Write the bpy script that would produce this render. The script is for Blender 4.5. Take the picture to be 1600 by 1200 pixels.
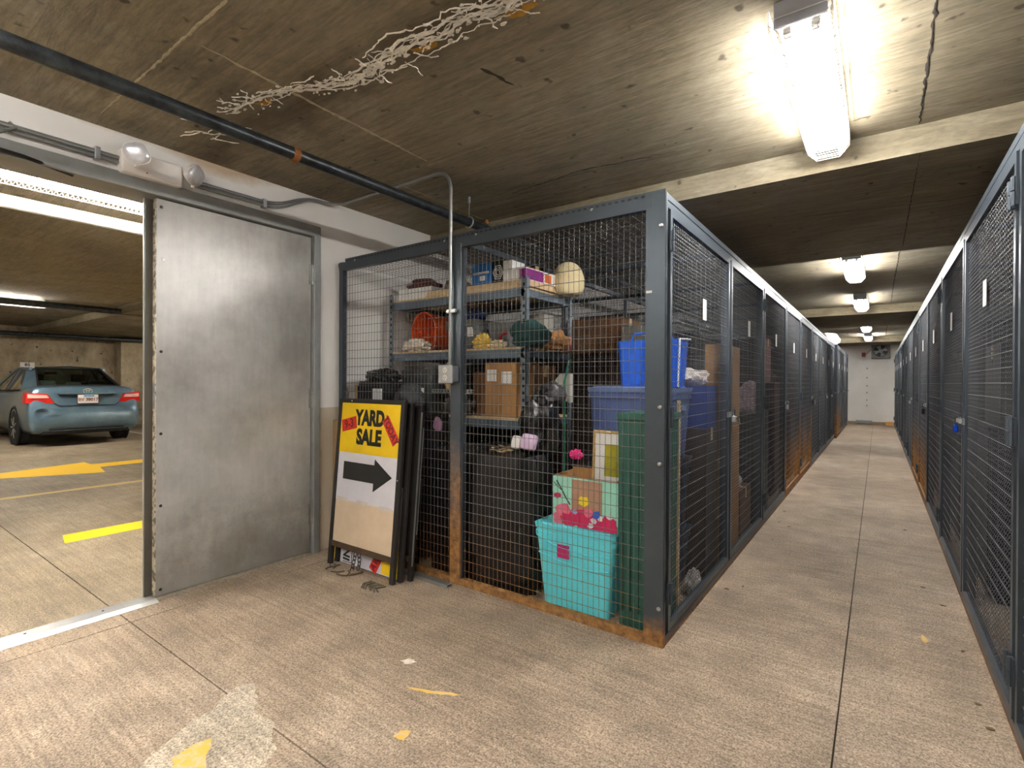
import bpy, bmesh, math, random
import numpy as np
from mathutils import Vector, Matrix, noise
random.seed(7)
S = bpy.context.scene
C = S.collection
for o in list(bpy.data.objects):
    bpy.data.objects.remove(o, do_unlink=True)

# ------------------------------------------------------------------ camera, world, exposure
cam = bpy.data.cameras.new('camera'); cam.sensor_width = 36.0; cam.lens = 36.0 * 797 / 1600
cam.clip_start = 0.05; cam.clip_end = 100
co = bpy.data.objects.new('camera', cam); C.objects.link(co); S.camera = co
RM = Matrix(((0.81240516, -0.00658605, 0.58305615), (0.5830688, 0.0, -0.81242278), (0.00535066, 0.99997831, 0.00384012)))
co.matrix_world = Matrix.Translation((0, 0, 1.3)) @ RM.to_4x4()
w = bpy.data.worlds.new('world'); S.world = w; w.use_nodes = True
w.node_tree.nodes['Background'].inputs[0].default_value = (0.02, 0.02, 0.02, 1)
w.node_tree.nodes['Background'].inputs[1].default_value = 0.2
S.view_settings.view_transform = 'Standard'; S.view_settings.look = 'None'
S.view_settings.gamma = 1.0; S.view_settings.use_curve_mapping = False
S.view_settings.exposure = 2.6
TUBE = 26.0       # emission of the fluorescent tubes
TUBE_G = 26.0

# ------------------------------------------------------------------ material helpers
def srgb(r, g, b):
    f = lambda c: (c / 12.92 if c <= 0.04045 else ((c + 0.055) / 1.055) ** 2.4)
    return (f(r / 255), f(g / 255), f(b / 255), 1)
class NT:
    def __init__(s, name):
        s.m = bpy.data.materials.new(name); s.m.use_nodes = True
        s.t = s.m.node_tree; s.n = s.t.nodes; s.b = s.n['Principled BSDF']
        s.pos = None
    def link(s, a, b): s.t.links.new(a, b)
    def coord(s, scale=(1, 1, 1), kind='Position'):
        if kind == 'Position':
            g = s.n.new('ShaderNodeNewGeometry').outputs['Position']
        else:
            g = s.n.new('ShaderNodeTexCoord').outputs[kind]
        mp = s.n.new('ShaderNodeMapping'); mp.inputs['Scale'].default_value = scale
        s.link(g, mp.inputs['Vector']); return mp.outputs[0]
    def noise(s, scale, detail=4, rough=0.6, stretch=(1, 1, 1), kind='Position', dist=0):
        t = s.n.new('ShaderNodeTexNoise'); t.inputs['Scale'].default_value = scale
        t.inputs['Detail'].default_value = detail; t.inputs['Roughness'].default_value = rough
        t.inputs['Distortion'].default_value = dist
        s.link(s.coord(stretch, kind), t.inputs['Vector']); return t.outputs['Fac']
    def ramp(s, fac, stops):
        r = s.n.new('ShaderNodeValToRGB'); e = r.color_ramp.elements
        while len(e) < len(stops): e.new(0.5)
        for i, (p, c) in enumerate(stops):
            e[i].position = p; e[i].color = c if not isinstance(c, (int, float)) else (c, c, c, 1)
        s.link(fac, r.inputs[0]); return r.outputs[0]
    def mix(s, fac, a, b, mode='MIX'):
        x = s.n.new('ShaderNodeMix'); x.data_type = 'RGBA'; x.blend_type = mode
        for k, v in ((0, fac), (6, a), (7, b)):
            if hasattr(v, 'links'): s.link(v, x.inputs[k])
            else: x.inputs[k].default_value = v
        return x.outputs[2]
    def math(s, op, a, b=0.0):
        x = s.n.new('ShaderNodeMath'); x.operation = op
        for k, v in ((0, a), (1, b)):
            if hasattr(v, 'links'): s.link(v, x.inputs[k])
            else: x.inputs[k].default_value = v
        return x.outputs[0]
    def sep(s, kind='Position'):
        x = s.n.new('ShaderNodeSeparateXYZ'); s.link(s.coord((1, 1, 1), kind), x.inputs[0]); return x.outputs
    def bump(s, h, strength=0.3, dist=0.01):
        b = s.n.new('ShaderNodeBump'); b.inputs['Strength'].default_value = strength
        b.inputs['Distance'].default_value = dist; s.link(h, b.inputs['Height'])
        s.link(b.outputs[0], s.b.inputs['Normal'])
    def set(s, color=None, rough=None, metal=None, **kw):
        for k, v in (('Base Color', color), ('Roughness', rough), ('Metallic', metal)):
            if v is None: continue
            if hasattr(v, 'links'): s.link(v, s.b.inputs[k])
            else: s.b.inputs[k].default_value = v
        for k, v in kw.items(): s.b.inputs[k.replace('_', ' ')].default_value = v
        return s.m
M = {}
def plain(name, rgb, rough=0.5, metal=0.0, var=0.12, scale=9.0, kind='Object', bump=0.0):
    """procedural colour with slight mottling"""
    if name in M: return M[name]
    t = NT(name); c = srgb(*rgb)
    d = tuple(x * (1 - var) for x in c[:3]) + (1,); l = tuple(min(1, x * (1 + var)) for x in c[:3]) + (1,)
    n = t.noise(scale, 4, 0.6, kind=kind)
    t.set(t.ramp(n, [(0.3, d), (0.7, l)]), rough, metal)
    if bump: t.bump(t.noise(scale * 2.2, 4, 0.6, kind=kind), bump, 0.02)
    M[name] = t.m; return t.m

# concrete of the floor
def mk_floor(name, base, dark, pale):
    t = NT(name)
    big = t.noise(0.7, 5, 0.62); med = t.noise(5, 5, 0.65); spk = t.noise(130, 3, 0.7)
    br = t.noise(30, 3, 0.6, stretch=(0.06, 1.6, 1))
    c = t.ramp(big, [(0.3, dark), (0.55, base), (0.75, pale)])
    c = t.mix(0.55, c, t.ramp(med, [(0.32, srgb(150, 142, 130)), (0.68, srgb(255, 250, 244))]), 'MULTIPLY')
    c = t.mix(0.8, c, t.ramp(spk, [(0.36, srgb(120, 110, 98)), (0.58, srgb(255, 252, 248))]), 'MULTIPLY')
    spk2 = t.noise(62, 4, 0.75); c = t.mix(0.5, c, t.ramp(spk2, [(0.36, srgb(128, 118, 104)), (0.55, srgb(255, 252, 248))]), 'MULTIPLY')
    c = t.mix(0.30, c, t.ramp(br, [(0.38, srgb(140, 130, 118)), (0.6, srgb(255, 252, 248))]), 'MULTIPLY')
    t.set(c, t.ramp(med, [(0.2, 0.62), (0.8, 0.85)]))
    h = t.mix(0.5, br, spk); t.bump(h, 0.35, 0.006)
    return t.m
M['floor'] = mk_floor('concrete_floor', srgb(208, 190, 171), srgb(170, 153, 134), srgb(228, 214, 199))
M['gfloor'] = mk_floor('garage_concrete_floor', srgb(198, 184, 162), srgb(160, 146, 124), srgb(216, 204, 186))
M['joint'] = plain('joint_dirt', (60, 48, 36), 0.95)
# concrete of the ceiling, board marks running across the room, rusty damp patches
def mk_ceil(name, a, b, c_):
    t = NT(name)
    big = t.noise(0.55, 6, 0.65, dist=0.6); gr = t.noise(16, 5, 0.62, stretch=(0.12, 1.3, 1), dist=1.2)
    fine = t.noise(60, 3, 0.6, stretch=(0.3, 1, 1)); pit = t.noise(14, 2, 0.4)
    c = t.ramp(big, [(0.30, a), (0.5, b), (0.72, c_)])
    c = t.mix(0.6, c, t.ramp(gr, [(0.3, srgb(150, 140, 122)), (0.65, srgb(255, 252, 246))]), 'MULTIPLY')
    c = t.mix(0.35, c, t.ramp(fine, [(0.3, srgb(150, 142, 128)), (0.6, srgb(255, 252, 246))]), 'MULTIPLY')
    c = t.mix(0.8, c, t.ramp(pit, [(0.24, srgb(110, 96, 78)), (0.31, srgb(255, 255, 255))]), 'MULTIPLY')
    # damp stain that follows the leaking crack over the door side
    x, y, z = t.sep()
    d = t.math('ABSOLUTE', t.math('SUBTRACT', y, t.math('ADD', 1.47, t.math('MULTIPLY', t.math('SUBTRACT', t.noise(1.7, 4), 0.5), 0.5))))
    st = t.ramp(t.math('ADD', d, t.math('MULTIPLY', t.noise(9, 4), 0.22)), [(0.10, 1.0), (0.30, 0.0)])
    inx = t.math('MULTIPLY', t.math('LESS_THAN', x, -0.55), t.math('GREATER_THAN', x, -3.46))
    c = t.mix(t.math('MULTIPLY', t.math('MULTIPLY', st, inx), 0.75), c, srgb(76, 64, 46))
    t.set(c, 0.85); t.bump(t.mix(0.5, gr, fine), 0.35, 0.01)
    return t.m
M['ceil'] = mk_ceil('concrete_ceiling', srgb(120, 110, 89), srgb(152, 142, 119), srgb(188, 181, 163))
M['beam'] = plain('concrete_beam', (176, 166, 148), 0.85, var=0.18, scale=5, kind='Object', bump=0.15)
def mk_gwall():
    t = NT('stained_concrete_wall')
    n = t.noise(1.6, 6, 0.7, stretch=(1, 1, 0.6)); p = t.noise(9, 2, 0.4)
    c = t.ramp(n, [(0.3, srgb(92, 80, 64)), (0.5, srgb(158, 142, 116)), (0.7, srgb(190, 176, 150))])
    c = t.mix(0.8, c, t.ramp(p, [(0.26, srgb(60, 52, 42)), (0.32, srgb(255, 255, 255))]), 'MULTIPLY')
    t.set(c, 0.9); return t.m
M['gwall'] = mk_gwall()
def mk_wall():
    t = NT('white_painted_wall')
    x, y, z = t.sep(); n = t.noise(1.2, 5); f = t.noise(40, 3)
    c = t.ramp(n, [(0.3, srgb(226, 222, 216)), (0.7, srgb(240, 237, 233))])
    # tan dado paint below chest height beyond the door frame
    low = t.math('MULTIPLY', t.math('LESS_THAN', z, t.math('ADD', 1.09, t.math('MULTIPLY', t.noise(6, 2), 0.01))), t.math('MULTIPLY', t.math('GREATER_THAN', y, 2.2), t.math('LESS_THAN', y, 15)))
    c = t.mix(low, c, srgb(196, 182, 160))
    # damp stains under the ceiling above the door
    d = t.math('ADD', t.math('ABSOLUTE', t.math('MULTIPLY', t.math('SUBTRACT', y, 1.55), 0.16)), t.math('SUBTRACT', 2.70, z))
    st = t.ramp(t.math('ADD', d, t.math('MULTIPLY', t.noise(4, 4), 0.16)), [(0.12, 0.75), (0.17, 0.25), (0.19, 0.0)])
    inx = t.math('LESS_THAN', y, 2.4)
    c = t.mix(t.math('MULTIPLY', st, inx), c, srgb(176, 142, 96))
    t.set(c, 0.62); t.bump(f, 0.08, 0.004); return t.m
M['wall'] = mk_wall()
# slate painted steel with rust creeping from the floor
def mk_steel(name, rgb, rust_h, rough=0.38, metal=0.55):
    t = NT(name); x, y, z = t.sep()
    n = t.noise(7, 5, 0.65)
    c = srgb(*rgb); d = tuple(v * 0.75 for v in c[:3]) + (1,)
    base = t.mix(n, d, c)
    rc = t.ramp(t.noise(22, 4, 0.7), [(0.3, srgb(92, 64, 36)), (0.55, srgb(150, 106, 58)), (0.75, srgb(182, 134, 72))])
    fac = t.ramp(t.math('SUBTRACT', t.math('DIVIDE', z, rust_h), t.math('MULTIPLY', t.math('SUBTRACT', n, 0.5), 0.8)), [(0.35, 1.0), (1.0, 0.0)])
    col = t.mix(fac, base, rc)
    t.set(col, t.mix(fac, (rough, rough, rough, 1), (0.8, 0.8, 0.8, 1)), t.mix(fac, (metal, metal, metal, 1), (0, 0, 0, 1)))
    return t.m
M['frame'] = mk_steel('slate_painted_steel', (84, 92, 100), 0.025)
M['frame_r'] = mk_steel('rusting_slate_steel', (88, 96, 104), 0.95)
M['base_r'] = mk_steel('rusted_base_steel', (104, 112, 120), 6.0)
M['wire'] = mk_steel('grey_wire', (104, 105, 108), 0.06, 0.45, 0.5)
M['wire_r'] = mk_steel('rusting_wire', (104, 105, 108), 0.75, 0.45, 0.5)
M['wire_e'] = mk_steel('end_panel_wire', (132, 130, 126), 0.5, 0.42, 0.45)
M['zinc'] = plain('zinc_plated_steel', (188, 190, 192), 0.32, 0.8)
M['dull_zinc'] = plain('dull_conduit_steel', (150, 152, 150), 0.42, 0.7)
M['chrome'] = plain('chrome', (225, 226, 228), 0.12, 1.0, 0.03)
M['alu'] = plain('aluminium_threshold', (215, 215, 215), 0.35, 0.75)
def mk_door():
    t = NT('brushed_steel_door')
    n = t.noise(2.2, 6, 0.65); b = t.noise(30, 3, 0.6, stretch=(1, 1, 0.15)); x, y, z = t.sep()
    c = t.ramp(n, [(0.3, srgb(150, 147, 142)), (0.7, srgb(190, 188, 184))])
    c = t.mix(0.1, c, t.ramp(b, [(0.35, srgb(150, 148, 144)), (0.6, srgb(255, 255, 255))]), 'MULTIPLY')
    sc = t.ramp(t.math('ADD', z, t.math('MULTIPLY', t.noise(11, 5, 0.75), 0.9)), [(0.55, 0.5), (1.0, 0.0)])
    c = t.mix(sc, c, srgb(108, 102, 92))
    t.set(c, t.ramp(n, [(0.3, 0.30), (0.7, 0.42)]), 0.30); return t.m
M['door'] = mk_door()
M['doorframe'] = plain('grey_painted_door_frame', (150, 152, 150), 0.42, 0.35)
def mk_dooredge():
    t = NT('chipped_door_edge'); n = t.noise(30, 4, 0.7)
    t.set(t.ramp(n, [(0.42, srgb(96, 86, 70)), (0.55, srgb(196, 184, 160))]), 0.7); return t.m
M['dooredge'] = mk_dooredge()
def mk_pipe():
    t = NT('dark_steel_pipe'); n = t.noise(14, 5, 0.7); s = t.noise(50, 3, 0.6, stretch=(1, 0.15, 1))
    c = t.ramp(n, [(0.35, srgb(44, 46, 48)), (0.6, srgb(70, 76, 78)), (0.75, srgb(62, 90, 92))])
    t.set(t.mix(0.3, c, t.ramp(s, [(0.4, srgb(120, 120, 120)), (0.6, (1, 1, 1, 1))]), 'MULTIPLY'), 0.36, 0.5); return t.m
M['pipe'] = mk_pipe()
M['rust'] = plain('rusty_coupling', (150, 92, 44), 0.85, 0, 0.35, 40)
M['white'] = plain('white_enamel', (238, 238, 236), 0.4, 0, 0.02)
M['ivory'] = plain('ivory_plastic', (232, 226, 220), 0.4, 0, 0.03)
M['crust'] = plain('lime_crust', (240, 235, 222), 0.9, 0, 0.15, 30)
M['crust2'] = plain('dull_lime_seam', (176, 164, 136), 0.9, 0, 0.2, 30)
M['crack'] = plain('dark_crack', (52, 44, 34), 0.95)
M['orange_stain'] = plain('iron_stain', (176, 130, 40), 0.85, 0, 0.2, 30)
M['black'] = plain('black_paint', (24, 23, 22), 0.45, 0, 0.2)
M['blackplastic'] = plain('black_plastic', (20, 20, 22), 0.32, 0, 0.2, bump=0.2)
M['blackcloth'] = plain('black_cloth', (26, 25, 28), 0.9, 0, 0.3)
M['board'] = plain('particle_board', (206, 178, 138), 0.8, 0, 0.15, 40)
M['cardboard'] = plain('cardboard', (176, 130, 78), 0.85, 0, 0.08, 12)
M['cardboard_d'] = plain('dark_cardboard', (120, 84, 52), 0.85, 0, 0.1, 12)
M['paper'] = plain('white_paper', (232, 230, 226), 0.8, 0, 0.03)
M['rubber'] = plain('tyre_rubber', (26, 26, 27), 0.8)
def emit(name, col, st):
    t = NT(name); t.set((0.9, 0.9, 0.9, 1), 0.5); t.b.inputs['Emission Color'].default_value = col
    t.b.inputs['Emission Strength'].default_value = st; return t.m
M['tube'] = emit('lit_fluorescent_tube', (1.0, 0.975, 0.945, 1), TUBE)
M['tube_g'] = emit('lit_garage_tube', (1.0, 0.95, 0.86, 1), TUBE_G)
def glass(name, tint, a=0.35, rough=0.05):
    t = NT(name); tr = t.n.new('ShaderNodeBsdfTransparent'); tr.inputs[0].default_value = tint
    gl = t.n.new('ShaderNodeBsdfGlossy'); gl.inputs['Roughness'].default_value = rough
    fr = t.n.new('ShaderNodeFresnel'); fr.inputs[0].default_value = 1.5
    mx = t.n.new('ShaderNodeMixShader'); t.link(t.math('ADD', fr.outputs[0], 0.03), mx.inputs[0])
    t.link(tr.outputs[0], mx.inputs[1]); t.link(gl.outputs[0], mx.inputs[2])
    t.link(mx.outputs[0], t.n['Material Output'].inputs[0]); return t.m
M['carglass'] = glass('tinted_car_glass', (0.30, 0.36, 0.34, 1))

# ------------------------------------------------------------------ mesh helpers
class MB:
    def __init__(s): s.v = []; s.f = []
    def add(s, vs, fs):
        o = len(s.v); s.v += [tuple(p) for p in vs]; s.f += [tuple(i + o for i in f) for f in fs]; return s
    def box(s, a, b, mat=None):
        x0, y0, z0 = a; x1, y1, z1 = b
        vs = [(x0, y0, z0), (x1, y0, z0), (x1, y1, z0), (x0, y1, z0), (x0, y0, z1), (x1, y0, z1), (x1, y1, z1), (x0, y1, z1)]
        if mat is not None: vs = [tuple(mat @ Vector(p)) for p in vs]
        return s.add(vs, [(0, 3, 2, 1), (4, 5, 6, 7), (0, 1, 5, 4), (1, 2, 6, 5), (2, 3, 7, 6), (3, 0, 4, 7)])
    def rbox(s, a, b, r=0.01, mat=None):
        """box with chamfered edges"""
        bm = bmesh.new(); bmesh.ops.create_cube(bm, size=1)
        c = [(p + q) / 2 for p, q in zip(a, b)]; d = [abs(q - p) for p, q in zip(a, b)]
        for v in bm.verts: v.co = Vector([c[i] + v.co[i] * d[i] for i in range(3)])
        bmesh.ops.bevel(bm, geom=bm.edges[:], offset=min(r, min(d) * 0.45), segments=2, affect='EDGES', profile=0.5)
        if mat is not None: bm.transform(mat)
        bm.verts.index_update()
        s.add([v.co for v in bm.verts], [[v.index for v in f.verts] for f in bm.faces]); bm.free(); return s
    def taper(s, a, b, k, r=0.0):
        """box whose base is scaled by k about its middle"""
        x0, y0, z0 = a; x1, y1, z1 = b; cx, cy = (x0 + x1) / 2, (y0 + y1) / 2
        def ring(z, kk, rr):
            hx, hy = (x1 - x0) / 2 * kk, (y1 - y0) / 2 * kk; pts = []
            for qx, qy, a0 in ((1, 1, 0), (-1, 1, 90), (-1, -1, 180), (1, -1, 270)):
                for t in (0, 30, 60, 90):
                    an = math.radians(a0 + t); pts.append((cx + qx * (hx - rr) + rr * math.cos(an), cy + qy * (hy - rr) + rr * math.sin(an), z))
            return pts
        return s.rings([ring(z0, k, r), ring(z1, 1, r)], caps=True)
    def rings(s, rs, caps=True, closed=True):
        n = len(rs[0]); o = len(s.v)
        for r in rs: s.v += [tuple(p) for p in r]
        for i in range(len(rs) - 1):
            for j in range(n if closed else n - 1):
                k = (j + 1) % n
                s.f.append((o + i * n + j, o + i * n + k, o + (i + 1) * n + k, o + (i + 1) * n + j))
        if caps:
            s.f.append(tuple(o + j for j in reversed(range(n)))); s.f.append(tuple(o + (len(rs) - 1) * n + j for j in range(n)))
        return s
    def tube(s, pts, r, n=8, caps=True):
        pts = [Vector(p) for p in pts]; rs = []; up = None
        for i, p in enumerate(pts):
            d = (pts[min(i + 1, len(pts) - 1)] - pts[max(i - 1, 0)])
            d = d.normalized() if d.length > 1e-9 else Vector((0, 0, 1))
            if up is None:
                up = d.orthogonal().normalized()
            else:
                up = (up - d * up.dot(d)); up = up.normalized() if up.length > 1e-6 else d.orthogonal().normalized()
            sd = d.cross(up); rr = r[i] if isinstance(r, (list, tuple)) else r
            rs.append([p + (up * math.cos(2 * math.pi * k / n) + sd * math.sin(2 * math.pi * k / n)) * rr for k in range(n)])
        return s.rings(rs, caps)
    def lathe(s, prof, c=(0, 0, 0), axis=(0, 0, 1), n=20, caps=True):
        q = Vector((0, 0, 1)).rotation_difference(Vector(axis).normalized()).to_matrix(); c = Vector(c)
        return s.rings([[c + q @ Vector((r * math.cos(2 * math.pi * k / n), r * math.sin(2 * math.pi * k / n), z)) for k in range(n)] for r, z in prof], caps)
    def prism(s, poly, f0, f1):
        """polygon (u,v) mapped to 3-D by f0 and f1"""
        n = len(poly); a = [f0(*p) for p in poly]; b = [f1(*p) for p in poly]
        return s.add(a + b, [tuple(reversed(range(n))), tuple(range(n, 2 * n))] + [(i, (i + 1) % n, n + (i + 1) % n, n + i) for i in range(n)])
    def blob(s, c, rad, amp=0.12, freq=4.0, seed=0, nu=28, nv=18, flat=True, crease=0.0):
        c = Vector(c); o = len(s.v)
        for i in range(nv + 1):
            th = math.pi * i / nv
            for j in range(nu):
                ph = 2 * math.pi * j / nu
                d = Vector((math.sin(th) * math.cos(ph), math.sin(th) * math.sin(ph), math.cos(th)))
                k = 1 + amp * noise.noise(d * freq * 0.5 + Vector((seed * 7.1, seed * 3.3, 0))) * 2
                if crease: k += crease * .45 * (abs(noise.noise(d * freq * 2 + Vector((seed, 9, seed)))) - 0.25)
                p = Vector((d.x * rad[0], d.y * rad[1], d.z * rad[2])) * k
                if flat and p.z < -rad[2] * 0.8: p.z = -rad[2] * 0.8
                s.v.append(tuple(c + p))
        for i in range(nv):
            for j in range(nu):
                k = (j + 1) % nu
                s.f.append((o + i * nu + j, o + (i + 1) * nu + j, o + (i + 1) * nu + k, o + i * nu + k))
        return s
    def build(s, name, mat, parent=None, smooth=False, recenter=False):
        me = bpy.data.meshes.new(name); vs = s.v; off = Vector((0, 0, 0))
        if recenter:
            a = np.array(vs); off = Vector(((a[:, 0].min() + a[:, 0].max()) / 2, (a[:, 1].min() + a[:, 1].max()) / 2, a[:, 2].min()))
            vs = [(p[0] - off.x, p[1] - off.y, p[2] - off.z) for p in vs]
        me.from_pydata(vs, [], s.f); me.materials.append(M[mat] if isinstance(mat, str) else mat)
        if smooth:
            me.polygons.foreach_set('use_smooth', [True] * len(me.polygons))
            me.set_sharp_from_angle(angle=math.radians(42))
        me.update()
        o = bpy.data.objects.new(name, me); C.objects.link(o)
        if parent is not None:
            o.parent = parent
        o.location = off
        return o
def thing(name, label, cat, loc=(0, 0, 0), rz=0.0, group=None, rot=None):
    o = bpy.data.objects.new(name, None); C.objects.link(o); o.empty_display_size = 0.1
    o.location = loc; o.rotation_euler = rot or (0, 0, rz); o['label'] = label; o['category'] = cat
    if group: o['group'] = group
    return o
def tag(o, label, cat, group=None):
    o['label'] = label; o['category'] = cat
    if group: o['group'] = group
    return o
def struct(o, label=None, cat=None):
    o['kind'] = 'structure'
    if label: o['label'] = label
    if cat: o['category'] = cat
    return o
def clone(o, parent=None, loc=None, mat=None):
    c = o.copy(); C.objects.link(c); c.parent = parent
    if loc is not None: c.location = loc
    if mat is not None: setmat(c, mat)
    return c
def setmat(o, mat):
    o.material_slots[0].link = 'OBJECT'; o.material_slots[0].material = M[mat] if isinstance(mat, str) else mat
def clone_tree(o, parent=None):
    c = clone(o, parent)
    for ch in list(o.children): clone_tree(ch, c)
    return c
def text_mesh(name, txt, size, mat, parent, loc, rot=(math.pi / 2, 0, 0), bold=0.0, sx=1.0, depth=0.0006):
    cu = bpy.data.curves.new(name, 'FONT'); cu.body = txt; cu.size = size; cu.align_x = 'CENTER'; cu.align_y = 'CENTER'
    cu.extrude = depth; cu.offset = bold; cu.resolution_u = 4
    o = bpy.data.objects.new(name + '_tmp', cu); C.objects.link(o)
    dg = bpy.context.evaluated_depsgraph_get(); me = bpy.data.meshes.new_from_object(o.evaluated_get(dg))
    bpy.data.objects.remove(o, do_unlink=True)
    me.name = name; me.materials.clear(); me.materials.append(M[mat])
    q = bpy.data.objects.new(name, me); C.objects.link(q); q.parent = parent; q.location = loc; q.rotation_euler = rot; q.scale = (sx, 1, 1)
    return q

# ------------------------------------------------------------------ dimensions
XW = -3.47        # face of the left wall
XC = -0.85        # door face of the left lockers
XR = 0.42         # door face of the right lockers
YC = 2.46         # end face of the left row
HC = 2.235        # locker height
ZC = 2.69; ZB = 2.54
YF = 20.0; XB = -18.2

# ------------------------------------------------------------------ floor
fl = MB().box((-18.4, -8.2, -0.10), (3.0, 20.2, -0.012)).build('floor', 'joint')
struct(fl, 'pale concrete floor of the storage aisle and the garage beyond the door')
def slabs(xs, ys, mat, gap=0.006):
    for i in range(len(xs) - 1):
        for j in range(len(ys) - 1):
            b = MB().box((xs[i] + gap / 2, ys[j] + gap / 2, -0.05), (xs[i + 1] - gap / 2, ys[j + 1] - gap / 2, 0.0))
            b.build('slab', mat, fl)
slabs([-3.52, -3.25, -0.12, 3.0], [-4.2, 1.03, 5.15, 11.4, 20.2], 'floor')
slabs([-18.4, -11.2, -3.52], [-8.2, 1.03, 9.2], 'gfloor')

def jag(poly, step=0.03, amp=0.012, seed=1):
    rnd = random.Random(seed); out = []
    for i in range(len(poly)):
        a, b = Vector(poly[i]), Vector(poly[(i + 1) % len(poly)]); n = max(1, int((b - a).length / step))
        for k in range(n):
            p = a.lerp(b, k / n); out.append((p.x + rnd.uniform(-amp, amp), p.y + rnd.uniform(-amp, amp)))
    return out
def mark(name, poly, mat, label, cat, z=0.0012, j=(0.03, 0.008), seed=1):
    pl = jag(poly, j[0], j[1], seed) if j else poly
    o = MB().prism(pl, lambda a, b: (a, b, z - 0.0015), lambda a, b: (a, b, z)).build(name, mat, fl)
    o['label'] = label; return o
def worn(name, rgb, base, lo, hi):
    t = NT(name); n = t.noise(26, 5, 0.75); t.set(t.mix(t.ramp(n, [(lo, 0.0), (hi, 1.0)]), srgb(*base), srgb(*rgb)), 0.8); M[name] = t.m
worn('worn_white_paint', (228, 218, 206), (190, 173, 154), 0.34, 0.6)
worn('worn_yellow_paint', (216, 172, 70), (196, 180, 150), 0.36, 0.55)
worn('yellow_road_paint', (246, 196, 10), (214, 170, 40), 0.2, 0.4)
worn('faded_yellow_paint', (214, 172, 60), (186, 168, 132), 0.42, 0.62)
M['patch'] = mk_floor('pale_patch_concrete', srgb(238, 228, 212), srgb(216, 202, 184), srgb(246, 238, 226))
mark('paint_patch', [(-2.165, 1.135), (-2.20, 1.09), (-2.175, 1.0), (-2.13, 0.955), (-2.12, 0.86), (-2.06, 0.755), (-2.005, 0.655), (-1.93, 0.50), (-1.65, 0.55), (-1.675, 0.91), (-1.715, 0.98), (-1.79, 1.0), (-1.86, 1.055), (-1.97, 1.035), (-2.06, 1.09)], 'patch', 'worn patch of white paint on the concrete floor', 'mark', seed=3, j=(0.02, 0.008))
mark('paint_patch', [(-1.84, 0.69), (-1.965, 0.745), (-1.97, 0.83), (-1.95, 0.86), (-1.80, 0.77)], 'worn_yellow_paint', 'worn yellow paint on the white floor patch', 'mark', 0.0022, seed=4)
mark('paint_patch', [(-1.62, 1.50), (-1.50, 1.555), (-1.40, 1.60), (-1.42, 1.575), (-1.52, 1.52)], 'worn_yellow_paint', 'short faded yellow paint streak', 'mark', seed=5, j=(0.02, 0.004))
mark('paint_patch', [(-1.44, 1.30), (-1.40, 1.32), (-1.385, 1.27), (-1.43, 1.26)], 'worn_yellow_paint', 'small yellow paint spot', 'mark', seed=6, j=(0.01, 0.005))
mark('paint_patch', [(-1.80, 1.63), (-1.77, 1.67), (-1.73, 1.66), (-1.76, 1.62)], 'worn_white_paint', 'small white paint spot', 'mark', seed=7, j=(0.01, 0.006))
# garage road marks
mark('lane_arrow', [(-9.62, 0.9), (-10.16, 2.60), (-9.82, 2.60), (-9.82, 5.2), (-9.42, 5.2), (-9.42, 2.60), (-8.84, 2.50)], 'yellow_road_paint', 'yellow lane arrow on the garage floor', 'mark', j=None)
mark('lane_line', [(-7.78, -3), (-7.78, 6), (-7.66, 6), (-7.66, -3)], 'faded_yellow_paint', 'thin faded yellow line on the garage floor', 'mark', j=(0.1, 0.006))
mark('lane_line', [(-5.52, 1.27), (-5.52, 3.6), (-5.24, 3.6), (-5.24, 1.22)], 'yellow_road_paint', 'thick yellow line near the door', 'mark', j=(0.1, 0.004))
mark('bay_line', [(-12.7, 1.55), (-18.0, 1.55), (-18.0, 1.65), (-12.7, 1.65)], 'worn_white_paint', 'white parking bay line', 'mark', j=(0.1, 0.004))
mark('bay_line', [(-12.7, 4.78), (-18.0, 4.78), (-18.0, 4.88), (-12.7, 4.88)], 'worn_white_paint', 'white parking bay line right of the car', 'mark', j=(0.1, 0.004))

# ------------------------------------------------------------------ ceiling with band beams
ce = struct(MB().box((-18.4, -8.2, ZC), (3.0, 20.2, 2.95)).build('ceiling', 'ceil'), 'stained board-marked concrete ceiling')
for a, b in ((-4.0, -1.5), (3.49, 5.97), (11.0, 13.5), (18.5, 20.0)):
    MB().box((-18.2, a, ZB), (2.8, b, ZC + 0.05)).build('beam', 'ceil', ce)
def vein(mb, pts, wd, rnd, th=0.004, jit=0.012, z=ZC, seg=0.018):
    """irregular crusty ribbon under the ceiling"""
    P = [Vector((p[0], p[1])) for p in pts]; path = []
    for i in range(len(P) - 1):
        n = max(1, int((P[i + 1] - P[i]).length / seg))
        for k in range(n): path.append(P[i].lerp(P[i + 1], k / n))
    path.append(P[-1]); rs = []
    for i, p in enumerate(path):
        nv = noise.noise_vector(Vector((p.x * 22, p.y * 22, wd * 400))); q = p + Vector((nv.x, nv.y)) * jit * 1.6 + Vector((rnd.uniform(-jit, jit), rnd.uniform(-jit, jit))) * .25
        d = path[min(i + 1, len(path) - 1)] - path[max(i - 1, 0)]
        nn = Vector((-d.y, d.x)); nn = nn.normalized() if nn.length > 1e-9 else Vector((0, 1))
        e = min(1, 0.25 + 4 * min(i, len(path) - 1 - i) / max(1, len(path)))
        h = wd * rnd.uniform(0.35, 1.3) * e / 2; t = th * rnd.uniform(0.5, 1.4)
        a, b = q + nn * h, q - nn * h
        rs.append([(a.x, a.y, z + 0.002), (a.x, a.y, z - t * 0.6), (q.x, q.y, z - t), (b.x, b.y, z - t * 0.6), (b.x, b.y, z + 0.002)])
    mb.rings(rs, caps=True)
rnd = random.Random(11)
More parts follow.
